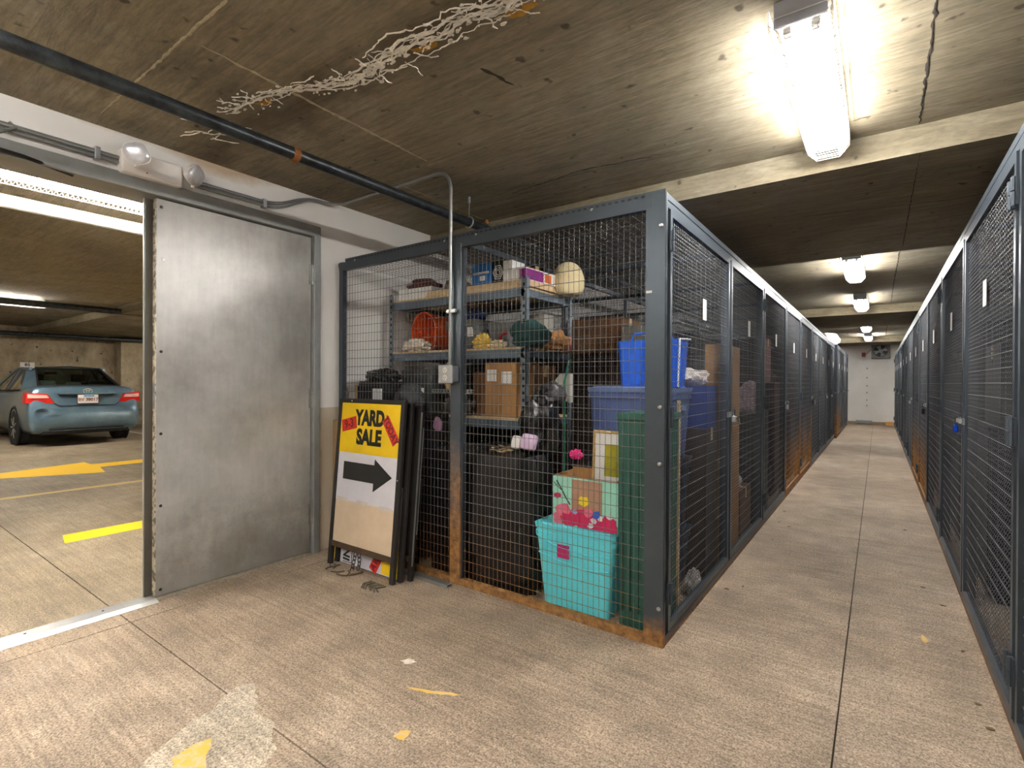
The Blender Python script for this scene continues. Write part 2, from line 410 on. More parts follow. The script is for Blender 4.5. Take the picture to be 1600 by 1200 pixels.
main = [(-2.78, 1.27), (-2.55, 1.31), (-2.30, 1.36), (-2.10, 1.46), (-1.98, 1.50), (-1.80, 1.49), (-1.60, 1.47), (-1.44, 1.50), (-1.30, 1.48), (-1.15, 1.53), (-1.02, 1.50), (-0.85, 1.54), (-0.60, 1.52)]
mb = MB()
for k in range(9):
    o = rnd.uniform(-0.10, 0.10); a = rnd.randint(0, 5); b = rnd.randint(a + 4, len(main))
    vein(mb, [(x + rnd.uniform(-.02, .02), y + o * rnd.uniform(0.3, 1) + rnd.uniform(-.02, .02)) for x, y in main[a:b]], rnd.uniform(0.004, 0.010), rnd)
vein(mb, main, 0.016, rnd)
for k in range(90):
    i = rnd.randint(0, len(main) - 2); x, y = main[i]; x += rnd.uniform(0, 0.2); y += rnd.uniform(-.04, .04)
    an = rnd.choice((0, math.pi)) + rnd.uniform(-1.0, 1.0); L = rnd.uniform(0.03, 0.14); p = [(x, y)]
    for q in range(4):
        an += rnd.uniform(-0.7, 0.7); x += math.cos(an) * L / 4; y += math.sin(an) * L / 4; p.append((x, y))
    vein(mb, p, rnd.uniform(0.003, 0.007), rnd, jit=0.012, seg=.009)
for k in range(16):
    x, y = -3.02 + rnd.uniform(-.12, .12), 1.33 + rnd.uniform(-.06, .06); an = rnd.uniform(0, 6.28); p = [(x, y)]
    for q in range(5):
        an += rnd.uniform(-0.8, 0.8); x += math.cos(an) * 0.03; y += math.sin(an) * 0.03; p.append((x, y))
    vein(mb, p, rnd.uniform(0.004, 0.010), rnd, jit=0.006)
for k in range(170):
    i = rnd.randint(0, len(main) - 2); u_ = rnd.random(); x = main[i][0] * (1 - u_) + main[i + 1][0] * u_; y = main[i][1] * (1 - u_) + main[i + 1][1] * u_ + rnd.gauss(0, .035)
    q = rnd.uniform(.003, .013); a0 = rnd.uniform(0, 6); pl_ = [(x + q * rnd.uniform(.5, 1.6) * math.cos(a0 + t * .9), y + q * rnd.uniform(.4, 1.1) * math.sin(a0 + t * .9)) for t in range(7)]
    mb.prism(pl_, lambda a, b: (a, b, ZC + .001), lambda a, b: (a, b, ZC - .004))
o = mb.build('mineral_crust', 'crust', ce); o['kind'] = 'stuff'; o['label'] = 'white branching lime crust along a leaking crack'
mb = MB()
for k in range(5):
    i = rnd.choice((1, 2, 4, 6, 9)); x, y = main[i]; vein(mb, [(x, y + .02), (x + .06, y + .05), (x + .12, y + .04)], 0.035, rnd, 0.002)
mb.build('iron_stain', 'orange_stain', ce)
mb = MB()
vein(mb, [(-1.7, 0.905), (-2.15, 0.905), (-2.6, 0.91), (-3.3, 0.91)], 0.012, rnd, 0.002, 0.003)
vein(mb, [(-2.29, 0.97), (-2.30, 1.3), (-2.31, 1.6), (-2.32, 2.30)], 0.020, rnd, 0.002, 0.004)
vein(mb, [(-2.36, 2.35), (-1.2, 2.36), (0.3, 2.37)], 0.004, rnd, 0.0015, 0.003)
vein(mb, [(-0.45, 1.20), (-0.2, 1.21), (0.18, 1.22)], 0.005, rnd, 0.0015, 0.003)
vein(mb, [(-1.36, 1.28), (-1.30, 1.30), (-1.24, 1.33)], 0.012, rnd, 0.002, 0.004)
vein(mb, [(-2.75, 2.4), (-2.76, 3.4)], 0.006, rnd, 0.0015, 0.004)
o = mb.build('formwork_seam', 'crust2', ce); o['kind'] = 'stuff'
mb = MB()
for y0, y1 in ((1.2, 3.48), (5.98, 10.98), (13.5, 18.5)):
    vein(mb, [(0.18, y0), (0.165, (y0 + y1) / 2), (0.17, y1)], 0.012, rnd, 0.0015, 0.005)
vein(mb, [(-2.2, 3.05), (-1.6, 2.98), (-1.0, 3.06)], 0.012, rnd, 0.0015, 0.008)
vein(mb, [(-1.45, 1.75), (-1.41, 1.84), (-1.40, 1.95)], 0.02, rnd, 0.0015, 0.008)
o = mb.build('ceiling_crack', 'crack', ce); o['kind'] = 'stuff'
mb = MB()
vein(mb, [(0.175, 3.5), (0.17, 5.95)], 0.006, rnd, 0.0012, 0.003, z=ZB); vein(mb, [(-1.1, 4.4), (-0.4, 4.35), (0.4, 4.5), (1.0, 4.4)], 0.006, rnd, 0.0012, 0.008, z=ZB)
o = mb.build('ceiling_crack', 'crack', ce); o['kind'] = 'stuff'

# ------------------------------------------------------------------ walls
DY0, DY1, DZ = 0.16, 2.30, 2.455      # opening of the double door
mb = MB().box((XW - 0.2, -4.2, 0), (XW, DY0, ZC)).box((XW - 0.2, DY0, DZ), (XW, DY1, ZC)).box((XW - 0.2, DY1, 0), (XW, YF + 0.2, ZC))
struct(mb.build('wall_left', 'wall'), 'white painted wall with the steel door')
struct(MB().box((XW, YF, 0), (3.0, YF + 0.2, ZC)).build('wall_far', 'wall'), 'white wall closing the far end of the aisle')
struct(MB().box((2.85, -4.2, 0), (3.05, YF, ZC)).build('wall_right', 'wall'), 'white wall behind the right lockers')
struct(MB().box((XW, -4.2, 0), (3.0, -4.0, ZC)).build('wall_back', 'wall'), 'white wall behind the camera')
gw = struct(MB().box((XB - 0.2, -8.2, 0), (XB, 9.2, ZC)).build('wall_garage', 'gwall'), 'stained concrete rear wall of the garage')
MB().box((XB, 5.35, 0), (XB + 0.55, 6.9, 2.45)).build('pilaster', 'gwall', gw)
struct(MB().box((XB, -8.2, 0), (XW - 0.2, -8.0, ZC)).build('wall_garage_near', 'gwall'), 'concrete side wall of the garage')
struct(MB().box((XB, 9.0, 0), (XW - 0.2, 9.2, ZC)).build('wall_garage_end', 'gwall'), 'concrete end wall of the garage')
struct(MB().box((XC, YF - 0.02, 0), (XR, YF, 0.09)).build('baseboard_far', plain('tan_baseboard', (150, 134, 104), 0.7)), 'tan baseboard along the far wall')

# ------------------------------------------------------------------ steel door
dr = bpy.data.objects.new('door_1', None); C.objects.link(dr); dr.location = (XW, 1.2, 0); struct(dr, 'closed grey steel leaf of a double door beside the open leaf')
def P(mb, name, mat, par, smooth=False):      # world-space mesh under an unrotated parent at location L
    L = par.matrix_local.translation if par.parent is None else par.parent.matrix_local.translation
    off = Vector(par.location) if par.parent is None else Vector(par.parent.location) + Vector(par.location)
    mb.v = [(p[0] - off.x, p[1] - off.y, p[2] - off.z) for p in mb.v]
    return mb.build(name, mat, par, smooth)
fx = XW + 0.03
mb = MB().rbox((XW - 0.22, DY0 - 0.07, 2.385), (fx, DY1, DZ + 0.012), 0.006)
P(mb, 'header', 'doorframe', dr)
P(MB().rbox((XW - 0.22, 2.245, 0), (fx, DY1, 2.39), 0.005), 'jamb', 'doorframe', dr)
P(MB().rbox((XW - 0.22, DY0 - 0.07, 0), (fx, DY0 - 0.01, 2.39), 0.005), 'jamb', 'doorframe', dr)
leaf = P(MB().rbox((XW - 0.05, 1.225, 0.012), (XW - 0.004, 2.238, 2.378), 0.002), 'door_leaf', 'door', dr)
P(MB().box((XW - 0.049, 1.2225, 0.012), (XW - 0.005, 1.2252, 2.376)), 'edge', 'dooredge', leaf)
P(MB().box((XW - 0.040, 1.2195, 1.13), (XW - 0.014, 1.2226, 1.28)).box((XW - 0.033, 1.217, 1.18), (XW - 0.021, 1.22, 1.22)), 'strike_plate', 'dull_zinc', leaf)
P(MB().box((XW - 0.062, 1.185, 0.012), (XW - 0.05, 1.26, 2.376)), 'astragal', plain('dark_astragal', (74, 68, 58), .6), leaf)
P(MB().box((XW - 0.072, 1.180, 0.012), (XW - 0.062, 1.195, 2.376)), 'astragal_lip', 'alu', leaf)  # pale colour stands in for garage light catching this edge
for z in (0.30, 1.17, 2.10):
    h = MB().box((XW - 0.006, 2.222, z - 0.075), (XW + 0.003, 2.260, z + 0.075))
    for k in range(5): h.lathe([(0.0085, z - 0.075 + k * 0.03), (0.0085, z - 0.048 + k * 0.03)], (XW + 0.010, 2.243, 0), n=10)
    P(h, 'hinge', 'dull_zinc', leaf)
for z in (2.33, 1.47, 0.98, 0.55, 0.05):
    P(MB().lathe([(0.008, 0), (0.009, 0.003), (0.003, 0.004)], (XW - 0.005, 1.25, z), (1, 0, 0), 10), 'screw', 'black', leaf)
P(MB().lathe([(0.013, 0), (0.011, 0.006), (0.003, 0.008)], (XW - 0.005, 1.262, 2.02), (1, 0, 0), 10), 'button', 'white', leaf)
th = MB().prism([(-3.56, 0), (-3.56, 0.006), (-3.535, 0.013), (-3.445, 0.013), (-3.405, 0.002), (-3.405, 0)], lambda a, b: (a, DY0 - 0.05, b), lambda a, b: (a, 1.22, b))
P(th, 'threshold', 'alu', dr)
P(MB().prism([(-3.53, 0), (-3.53, 0.010), (-3.465, 0.010), (-3.44, 0.002), (-3.44, 0)], lambda a, b: (a, 1.22, b), lambda a, b: (a, 2.25, b)), 'sill', plain('dirty_sill', (132, 122, 106), .8, 0, .3, 30), dr)
for y in (0.30, 0.66, 0.98):
    P(MB().lathe([(0.006, 0), (0.006, 0.002)], (-3.50, y, 0.0128), n=8), 'screw', 'black', dr)
cl = thing('door_closer', 'dark door closer arm under the frame header', 'door closer', (XW + 0.04, 0.42, 2.42))
MB().rbox((-0.005, -0.25, -0.03), (0.05, 0.06, 0.03), 0.006).build('body', 'doorframe', cl)
MB().tube([(0.03, 0.0, 0.03), (0.02, 0.12, 0.05), (0.0, 0.19, 0.11), (-0.01, 0.17, 0.13)], 0.008, 6).build('arm', 'dull_zinc', cl, True)
MB().tube([(0.03, 0.0, -0.02), (0.0, 0.22, -0.02), (-0.05, 0.42, -0.035)], 0.010, 6).build('arm', 'black', cl, True)

# ------------------------------------------------------------------ fluorescent fixtures
def fixture(label, loc, L=1.22, mat='tube', group=None, axis='y', guard_n=44, width=0.2):
    f = thing('fluorescent_light', label, 'ceiling light', loc, 0, group)
    h = L / 2; w2 = width * 0.41
    MB().prism([(-w2, 0), (-w2, -0.045), (-w2 * 0.5, -0.060), (w2 * 0.5, -0.060), (w2, -0.045), (w2, 0)], lambda a, b: (a, -h, b), lambda a, b: (a, h, b)).build('housing', 'white', f)
    for s in (-1, 1):
        MB().rbox((-w2 - 0.004, s * (h + 0.008) - 0.008, -0.095), (w2 + 0.004, s * (h + 0.008) + 0.008, 0.0), 0.004).build('end_cap', plain('grey_end_cap', (176, 178, 184), 0.4, 0.2), f)
    for s in (-1, 1):
        t = MB().tube([(s * w2 * 0.55, -h + 0.05, -0.081), (s * w2 * 0.55, h - 0.05, -0.081)], 0.018, 12).build('tube', mat, f, True)
        for e in (-1, 1):
            MB().rbox((s * w2 * 0.55 - 0.014, e * (h - 0.035) - 0.02, -0.108), (s * w2 * 0.55 + 0.014, e * (h - 0.035) + 0.02, -0.055), 0.004).build('lamp_holder', plain('lamp_holder', (120, 112, 104), 0.5), t)
    g = MB(); W = width / 2
    prof = [(-W, -0.03), (-W, -0.085), (-W * 0.55, -0.135), (W * 0.55, -0.135), (W, -0.085), (W, -0.03)]
    for (x, z) in prof[0:6]: g.tube([(x, -h - 0.03, z), (x, h + 0.03, z)], 0.0022, 4)
    for k in (0.25, 0.5, 0.75):
        g.tube([(-W, -h - 0.03, -0.03 - 0.055 * k), (-W, h + 0.03, -0.03 - 0.055 * k)], 0.0016, 4); g.tube([(W, -h - 0.03, -0.03 - 0.055 * k), (W, h + 0.03, -0.03 - 0.055 * k)], 0.0016, 4)
    n = int(L / 0.028)
    for k in range(n + 1):
        y = -h - 0.03 + (L + 0.06) * k / n
        g.tube([(x, y, z) for x, z in prof], 0.0018, 4)
    for s in (-1, 1):
        for k in (0.35, 0.7): g.tube([(-W * (1 - 0.3 * k), s * (h + 0.03), -0.135 * k - 0.02), (W * (1 - 0.3 * k), s * (h + 0.03), -0.135 * k - 0.02)], 0.0018, 4)
    o = g.build('wire_guard', 'white', f); o['kind'] = 'stuff'
    return f
G = 'caged fluorescent lights along the aisle ceiling'
for lab, y in (('caged fluorescent light behind the viewpoint', -0.6), ('large caged fluorescent light nearest the viewpoint, in front of the first beam', 2.70),
               ('caged fluorescent light just beyond the first ceiling beam', 7.0), ('caged fluorescent light in front of the second ceiling beam', 10.1),
               ('caged fluorescent light just beyond the second ceiling beam', 14.5), ('farthest caged fluorescent light, close to the exhaust fan', 17.6)):
    fixture(lab, (-0.235, y, ZC), group=G)
fixture('added caged fluorescent fill light over the floor in front of the door, behind the viewpoint', (-2.0, -0.55, ZC), group=G)  # fill lamp added out of view to brighten the door side
G = 'caged fluorescent lights in the garage'
fixture('caged fluorescent light in the garage just inside the door opening', (-4.5, 0.75, ZC), 2.44, 'tube_g', G)
fixture('caged fluorescent light deeper in the garage above the lane arrow', (-11.9, 1.25, ZC), 2.44, 'tube_g', G)
for lab, x, y in (('added garage fill light hidden behind the closed door leaf', -4.5, 7.3), ('added garage fill light left of the door view', -4.5, -5.8), ('added garage fill light over the lane beyond the view', -11.9, -5.8), ('added garage fill light over the lane behind the wall', -11.9, 7.3)):  # unseen lamps added to brighten the garage
    fixture(lab, (x, y, ZC if y < 3.4 or y > 6 else ZB), 2.44, 'tube_g', G)

# ------------------------------------------------------------------ pipes, conduits, emergency light
pp = thing('sprinkler_pipe', 'dark steel sprinkler pipe hung under the ceiling beside the door wall', 'pipe', (-2.52, 1.2, 2.47))
mb = MB().tube([(-0.01, -4.8, 0.03), (0, 0, 0.03), (0.02, 2.2, 0.025), (0.06, 18, 0.0)], 0.033, 14); mb.build('pipe', 'pipe', pp, True)
MB().lathe([(0.033, -0.02), (0.037, -0.018), (0.037, 0.018), (0.033, 0.02)], (0.0, 0.325, 0.030), (0, 1, 0), 14).build('coupling', 'rust', pp, True)
hg = MB().tube([(0.02 + 0.040 * math.sin(a), 1.72, 0.026 - 0.040 * math.cos(a)) for a in [x * math.pi / 8 for x in range(0, 17)]], 0.006, 6).build('pipe_hanger', 'zinc', pp, True)
MB().tube([(0.02, 1.72, 0.066), (0.02, 1.72, 0.20)], 0.004, 6).lathe([(0.010, 0.17), (0.010, 0.215)], (0.02, 1.72, 0), n=8).build('rod', 'zinc', hg)
MB().lathe([(0.012, 0), (0.016, 0.01), (0.010, 0.035)], (0.03, 1.92, 0.06), n=8).build('bracket', 'rust', pp)
cd = thing('conduit_run', 'thin galvanised conduit running from the emergency light to the outlet box', 'conduit', (XW, 1.4, 2.5))
def arc_pts(pts, r=0.08, n=6):
    """rounds the corners of a polyline"""
    P_ = [Vector(p) for p in pts]; out = [P_[0]]
    for i in range(1, len(P_) - 1):
        a = (P_[i - 1] - P_[i]); b = (P_[i + 1] - P_[i]); k = min(r, a.length * 0.45, b.length * 0.45)
        p0 = P_[i] + a.normalized() * k; p1 = P_[i] + b.normalized() * k
        for t in range(n + 1):
            u = t / n; out.append(p0 * (1 - u) ** 2 + P_[i] * 2 * u * (1 - u) + p1 * u * u)
    out.append(P_[-1]); return out
P(MB().tube(arc_pts([(XW + 0.025, 1.40, 2.53), (XW + 0.025, 1.95, 2.535), (XW + 0.025, 2.18, 2.655), (XW + 0.05, 2.425, 2.66), (-2.23, 2.425, 2.66), (-2.23, 2.425, 1.39)], 0.14, 8), 0.011, 8), 'conduit', 'dull_zinc', cd, True)
P(MB().tube(arc_pts([(XW + 0.022, 1.40, 2.505), (XW + 0.022, 1.96, 2.51), (XW + 0.022, 2.19, 2.64)], 0.1, 6), 0.008, 8), 'conduit', 'dull_zinc', cd, True)
for y in (1.86,):
    P(MB().box((XW, y - 0.012, 2.49), (XW + 0.04, y + 0.012, 2.55)), 'clamp', 'zinc', cd)
P(MB().rbox((-2.26, 2.418, 1.74), (-2.185, 2.444, 1.765), 0.004), 'clamp', 'zinc', cd)
cd2 = thing('conduit_run', 'thick conduit on the white wall left of the emergency light', 'conduit', (XW, 0.5, 2.5))
P(MB().tube([(XW + 0.03, -3.0, 2.53), (XW + 0.03, 1.06, 2.535)], 0.0125, 8).tube([(XW + 0.028, -3.0, 2.505), (XW + 0.028, 1.06, 2.51)], 0.009, 8), 'conduit', 'dull_zinc', cd2, True)
P(MB().rbox((XW, 0.92, 2.49), (XW + 0.046, 0.945, 2.56), 0.004), 'clamp', 'zinc', cd2)
ob = thing('outlet_box', 'galvanised outlet box with duplex socket on the cage post', 'outlet', (-2.225, 2.40, 1.30))
P(MB().rbox((-2.275, 2.375, 1.295), (-2.165, 2.44, 1.40), 0.01), 'box', 'zinc', ob)
fp = P(MB().rbox((-2.28, 2.368, 1.29), (-2.16, 2.378, 1.405), 0.012), 'cover_plate', 'zinc', ob)
for z in (1.325, 1.372):
    s = P(MB().lathe([(0.019, 0), (0.018, 0.004)], (-2.22, 2.368, z), (0, -1, 0), 16), 'socket', 'ivory', fp)
for z in (1.325, 1.372):
    P(MB().box((-2.228, 2.3625, z - 0.004), (-2.226, 2.3645, z + 0.007)).box((-2.214, 2.3625, z - 0.004), (-2.212, 2.3645, z + 0.007)).lathe([(0.003, 0), (0.003, 0.0015)], (-2.22, 2.364, z - 0.009), (0, -1, 0), 8), 'slot', 'black', fp)
el = thing('emergency_light', 'ivory twin-head emergency light above the steel door', 'emergency light', (XW, 1.2, 2.45))
P(MB().rbox((XW, 1.03, 2.455), (XW + 0.075, 1.335, 2.585), 0.010), 'body', 'ivory', el)
P(MB().lathe([(0.004, 0), (0.004, 0.002)], (XW + 0.0755, 1.15, 2.48), (1, 0, 0), 8), 'indicator', plain('red_led', (190, 40, 30), 0.4), el)
def head(c, ax):
    q = Vector((0, 0, 1)).rotation_difference(Vector(ax).normalized()).to_matrix(); c = Vector(c)
    def ring(r, z, k=3.2):
        out = []
        for i in range(32):
            a = 2 * math.pi * i / 32; ca, sa = math.cos(a), math.sin(a)
            e = (abs(ca) ** k + abs(sa) ** k) ** (-1 / k); out.append(c + q @ Vector((r * e * ca, r * e * sa, z)))
        return out
    h = P(MB().rings([ring(0.022, -0.05), ring(0.042, -0.03), ring(0.058, 0.0), ring(0.060, 0.015)]), 'lamp_head', 'ivory', el, True)
    P(MB().rings([ring(0.056, 0.0155), ring(0.050, 0.022), ring(0.030, 0.027), ring(0.005, 0.029)]), 'lens', plain('silvered_lens', (222, 222, 226), 0.28, 0.45, 0.12, 30), h, True)
    P(MB().lathe([(0.014, 0), (0.010, 0.012)], c + Vector((-0.01, 0, -0.062)), (0, 0, -1), 10), 'pivot', 'ivory', h)
head((XW + 0.125, 1.085, 2.555), (0.85, -0.36, -0.22)); head((XW + 0.10, 1.385, 2.54), (0.8, 0.42, -0.28))

# ------------------------------------------------------------------ wire mesh lockers
def wire_panel(W_, H_, px=0.0325, pz=0.063, r=0.0017, amp=0.0026, waves=3):
    """crimped uprights and straight cross wires; panel in the xz-plane from (0,0) to (W,H)"""
    n = max(2, int(round(W_ / px))); m = max(2, int(round(H_ / pz))); px = W_ / n; pz = H_ / m
    seg = waves * 4; V = []; F = []
    zz = np.linspace(0, H_, m * seg + 1); yy = amp * np.sin(zz / pz * waves * 2 * np.pi)
    ang = np.array([0.5, 2.594, 4.689]); cs, sn = np.cos(ang) * r, np.sin(ang) * r
    k = len(zz); base = 0; verts = []; faces = []
    idx = np.arange(k - 1)
    for i in range(1, n):
        x = i * px
        ring = np.empty((k, 3, 3)); ring[:, :, 0] = x + cs; ring[:, :, 1] = yy[:, None] + sn; ring[:, :, 2] = zz[:, None]
        verts.append(ring.reshape(-1, 3))
        for a in range(3):
            b = (a + 1) % 3
            faces.append(np.stack([base + idx * 3 + a, base + idx * 3 + b, base + (idx + 1) * 3 + b, base + (idx + 1) * 3 + a], 1))
        base += k * 3
    xs = np.array([0.0, W_])
    for j in range(1, m):
        z = j * pz; ring = np.empty((2, 3, 3)); ring[:, :, 0] = xs[:, None]; ring[:, :, 1] = sn * 1.15; ring[:, :, 2] = z + cs * 1.15
        verts.append(ring.reshape(-1, 3))
        for a in range(3):
            b = (a + 1) % 3; faces.append(np.array([[base + a, base + b, base + 3 + b, base + 3 + a]]))
        base += 6
    return np.concatenate(verts), np.concatenate(faces)
def np_mesh(name, V, F, mat):
    me = bpy.data.meshes.new(name); nv, nf = len(V), len(F)
    me.vertices.add(nv); me.vertices.foreach_set('co', V.astype(np.float32).ravel())
    me.loops.add(nf * 4); me.loops.foreach_set('vertex_index', F.astype(np.int32).ravel())
    me.polygons.add(nf); me.polygons.foreach_set('loop_start', np.arange(0, nf * 4, 4, dtype=np.int32))
    me.polygons.foreach_set('use_smooth', np.ones(nf, dtype=bool))
    me.update(calc_edges=True); me.materials.append(M[mat]); return me
def mesh_obj(name, me, parent, loc=(0, 0, 0), mat=None):
    o = bpy.data.objects.new(name, me); C.objects.link(o); o.parent = parent; o.location = loc; o['kind'] = 'stuff'
    if mat: setmat(o, mat)
    return o
DEPTH_L = XC - XW - 0.02; DEPTH_R = 2.3
PT = 0.042                                # post width
WREF = 1.32; DW = WREF - PT - 0.012       # reference locker and door width
V, F = wire_panel(DW - 0.06, HC - 0.20); ME_DOOR = np_mesh('door_wire', V, F, 'wire')
V, F = wire_panel(WREF, DEPTH_L, waves=2); ME_ROOF_L = np_mesh('roof_wire', np.stack([V[:, 0], V[:, 2], V[:, 1]], 1), F, 'wire')
V, F = wire_panel(DEPTH_L, HC - 0.1, waves=1); ME_PART = np_mesh('partition_wire', np.stack([V[:, 1], V[:, 0], V[:, 2]], 1), F, 'wire')
sk = {}
def door_parts():
    d = MB(); y0, y1 = -0.012, 0.018; z0, z1 = 0.065, HC - 0.075
    d.box((0, y0, z0), (0.032, y1, z1)).box((DW - 0.032, y0, z0), (DW, y1, z1)).box((0.032, y0, z0), (DW - 0.032, y1, z0 + 0.034)).box((0.032, y0, z1 - 0.034), (DW - 0.032, y1, z1))
    return d
ME_DF = door_parts().build('door', 'frame').data; bpy.data.objects.remove(bpy.data.objects['door'])
def hinge_mb():
    h = MB()
    for k, (a, b) in enumerate(((0, 0.05), (0.055, 0.105))): h.lathe([(0.009, a - 0.0525), (0.009, b - 0.0525)], (0, -0.022, 0), n=8)
    h.box((-0.016, -0.018, -0.05), (0.016, -0.010, 0.05)); return h
def as_mesh(mb, mat, smooth=False):
    o = mb.build('tmp', mat, None, smooth); me = o.data; bpy.data.objects.remove(o); return me
ME_HINGE = as_mesh(hinge_mb(), 'frame')
ME_TAG = as_mesh(MB().rbox((-0.036, -0.004, -0.062), (0.036, 0.0, 0.062), 0.002), 'paper')
ME_HASP = as_mesh(MB().box((-0.03, -0.020, -0.018), (0.045, -0.012, 0.018)).box((0.015, -0.034, -0.012), (0.021, -0.012, 0.012)), 'dull_zinc')
ME_POST = as_mesh(MB().box((0, 0, 0), (PT, 0.05, HC - 0.03)), 'frame')
def sub(name, me, par, loc, mat=None, scale=None):
    o = bpy.data.objects.new(name, me); C.objects.link(o); o.parent = par; o.location = loc
    if mat: setmat(o, mat)
    if scale: o.scale = scale
    return o
def locker(label, loc, rz, W_, depth, lock_at_end, group, rusty=False, first=False, last=False):
    L = thing('wire_locker', label, 'storage locker', loc, rz, group)
    fr = 'frame_r' if rusty else 'frame'; wr = 'wire_r' if rusty else 'wire'; k = W_ / WREF
    if not first: sub('post', ME_POST, L, (0, 0, 0), fr)
    if last: sub('post', ME_POST, L, (W_ - PT, 0, 0), fr)
    MB().box((0, -0.004, HC - 0.032), (W_, 0.05, HC)).box((0, -0.006, HC - 0.072), (W_, 0.0, HC - 0.040)).build('top_rail', fr, L)
    MB().box((0, -0.004, 0), (W_, 0.046, 0.05)).build('base_rail', 'base_r' if rusty else fr, L)
    d = sub('door', ME_DF, L, (PT + 0.006, 0, 0), fr, ((W_ - PT - 0.012 - (PT if last else 0)) / DW, 1, 1))
    mesh_obj('wire_mesh', ME_DOOR, d, (0.03, 0.003, 0.098), wr)
    hx = DW - 0.024 if not lock_at_end else 0.0; lx = 0.05 if not lock_at_end else DW - 0.05
    for z in (0.26, 1.13, 2.0): sub('hinge', ME_HINGE, d, (hx + (0.012 if hx > 0.5 else -0.006), -0.004, z))
    sub('number_tag', ME_TAG, d, (DW / 2, -0.008, 1.735))
    o = sub('hasp', ME_HASP, d, (lx, -0.003, 1.085)); o.scale = (1 if lx > 0.5 else -1, 1, 1)
    mesh_obj('roof_mesh', ME_ROOF_L, L, (0, 0.0, HC - 0.02), wr).scale = (k, depth / DEPTH_L, 1)
    if not first: mesh_obj('partition_mesh', ME_PART, L, (0.014, 0.03, 0.05), 'wire').scale = (1, (depth - 0.03) / DEPTH_L, 1)
    MB().box((0.0, 0.05, HC - 0.045), (0.03, depth, HC - 0.012)).build('side_rail', 'frame', L)
    MB().box((0, depth * 0.5, HC - 0.06), (W_, depth * 0.5 + 0.03, HC - 0.022)).build('roof_bar', 'frame', L)
    MB().box((0.0, depth * 0.5, 0.0), (0.03, depth * 0.5 + 0.03, HC - 0.05)).build('side_post', 'frame', L)
    return L
ORD = ['first', 'second', 'third', 'fourth', 'fifth', 'sixth', 'seventh', 'eighth', 'ninth', 'tenth', 'eleventh', 'twelfth', 'thirteenth', 'fourteenth']
LY = [YC, 3.76, 5.04, 6.42, 7.73, 9.14, 10.45, 11.88, 13.15, 14.40, 15.75, 17.05, 18.35, 19.65]
GL = 'wire lockers of the left row'; GR = 'wire lockers of the right row'
left = []
for i in range(13):
    lab = 'corner wire locker packed with shelves and bins, nearest in the left row' if i == 0 else '%s wire locker from the near end of the left row' % ORD[i]
    xo = XC if i < 9 else XC + 0.05
    left.append(locker(lab, (xo, LY[i], 0), math.pi / 2, LY[i + 1] - LY[i], DEPTH_L + (0 if i < 9 else 0.04), i % 2 == 0, GL, i in (3, 4, 9), i == 0, i == 12))
RY = [1.20, 2.60, 4.02, 5.33, 6.78, 8.06, 9.52, 10.95, 12.30, 13.70, 15.10, 16.45, 17.85, 19.3]
for i in range(13):
    lab = 'cut-off wire locker at the right edge, nearest in the right row' if i == 0 else '%s wire locker from the near end of the right row' % ORD[i]
    locker(lab, (XR, RY[i + 1], 0), -math.pi / 2, RY[i + 1] - RY[i], DEPTH_R, i % 2 == 0, GR, i in (4, 5), False, i == 0)
    if i == 12: pass
# end face of the first left locker (local: x runs along world Y, y runs away from the aisle)
L0 = left[0]
def loc0(mb, name, mat, parent=None, smooth=False):
    """world-space mesh re-expressed in the first locker's frame"""
    mb.v = [(p[1] - YC, XC - p[0], p[2]) for p in mb.v]
    return mb.build(name, mat, parent or L0, smooth)
cp = loc0(MB().box((XC - 0.095, YC - 0.006, 0), (XC + 0.004, YC + 0.004, HC)).box((XC - 0.004, YC, 0), (XC + 0.006, YC + 0.022, HC)).box((XC - 0.03, YC + 0.004, 0), (XC - 0.004, YC + 0.022, HC)), 'corner_post', mk_steel('corner_post_steel', (80, 88, 95), 0.16))
for z in (2.07, 1.18, 0.90, 0.19):
    loc0(MB().lathe([(0.011, 0), (0.011, 0.004), (0.006, 0.009)], (XC - 0.018, YC - 0.006, z), (0, -1, 0), 10), 'bolt', 'zinc', cp, True)
loc0(MB().rbox((XC - 0.092, YC - 0.008, 1.745), (XC - 0.062, YC - 0.005, 1.757), 0.001), 'maker_plate', 'ivory', cp)
MX = -2.205
loc0(MB().rbox((MX - 0.044, YC - 0.012, 0), (MX + 0.044, YC + 0.03, HC - 0.05), 0.004), 'mid_post', 'frame_r')
loc0(MB().box((XW + 0.04, YC - 0.006, 0), (XW + 0.085, YC + 0.03, HC - 0.01)), 'wall_post', 'frame')
tr = loc0(MB().box((XW + 0.04, YC - 0.008, HC - 0.075), (XC - 0.06, YC + 0.03, HC - 0.022)), 'top_rail', 'frame')
loc0(MB().box((XW + 0.10, YC + 0.004, HC - 0.024), (XC, YC + 0.010, HC + 0.016)).box((XW + 0.10, YC + 0.010, HC - 0.024), (XC, YC + 0.05, HC - 0.018)), 'slotted_angle', 'frame', tr)
sl = MB(); x = XW + 0.12
while x < XC - 0.03:
    sl.box((x, YC + 0.0025, HC - 0.006), (x + 0.018, YC + 0.005, HC + 0.004)); x += 0.036
o = loc0(sl, 'slots', 'black', tr); o['kind'] = 'stuff'
for x in (-3.25, -2.32, -2.05, -1.25):
    loc0(MB().lathe([(0.010, 0), (0.006, 0.006)], (x, YC + 0.004, HC - 0.012), (0, -1, 0), 8), 'bolt', 'zinc', tr)
loc0(MB().box((XW + 0.04, YC - 0.008, 0), (XC - 0.09, YC + 0.03, 0.042)), 'base_rail', 'base_r')
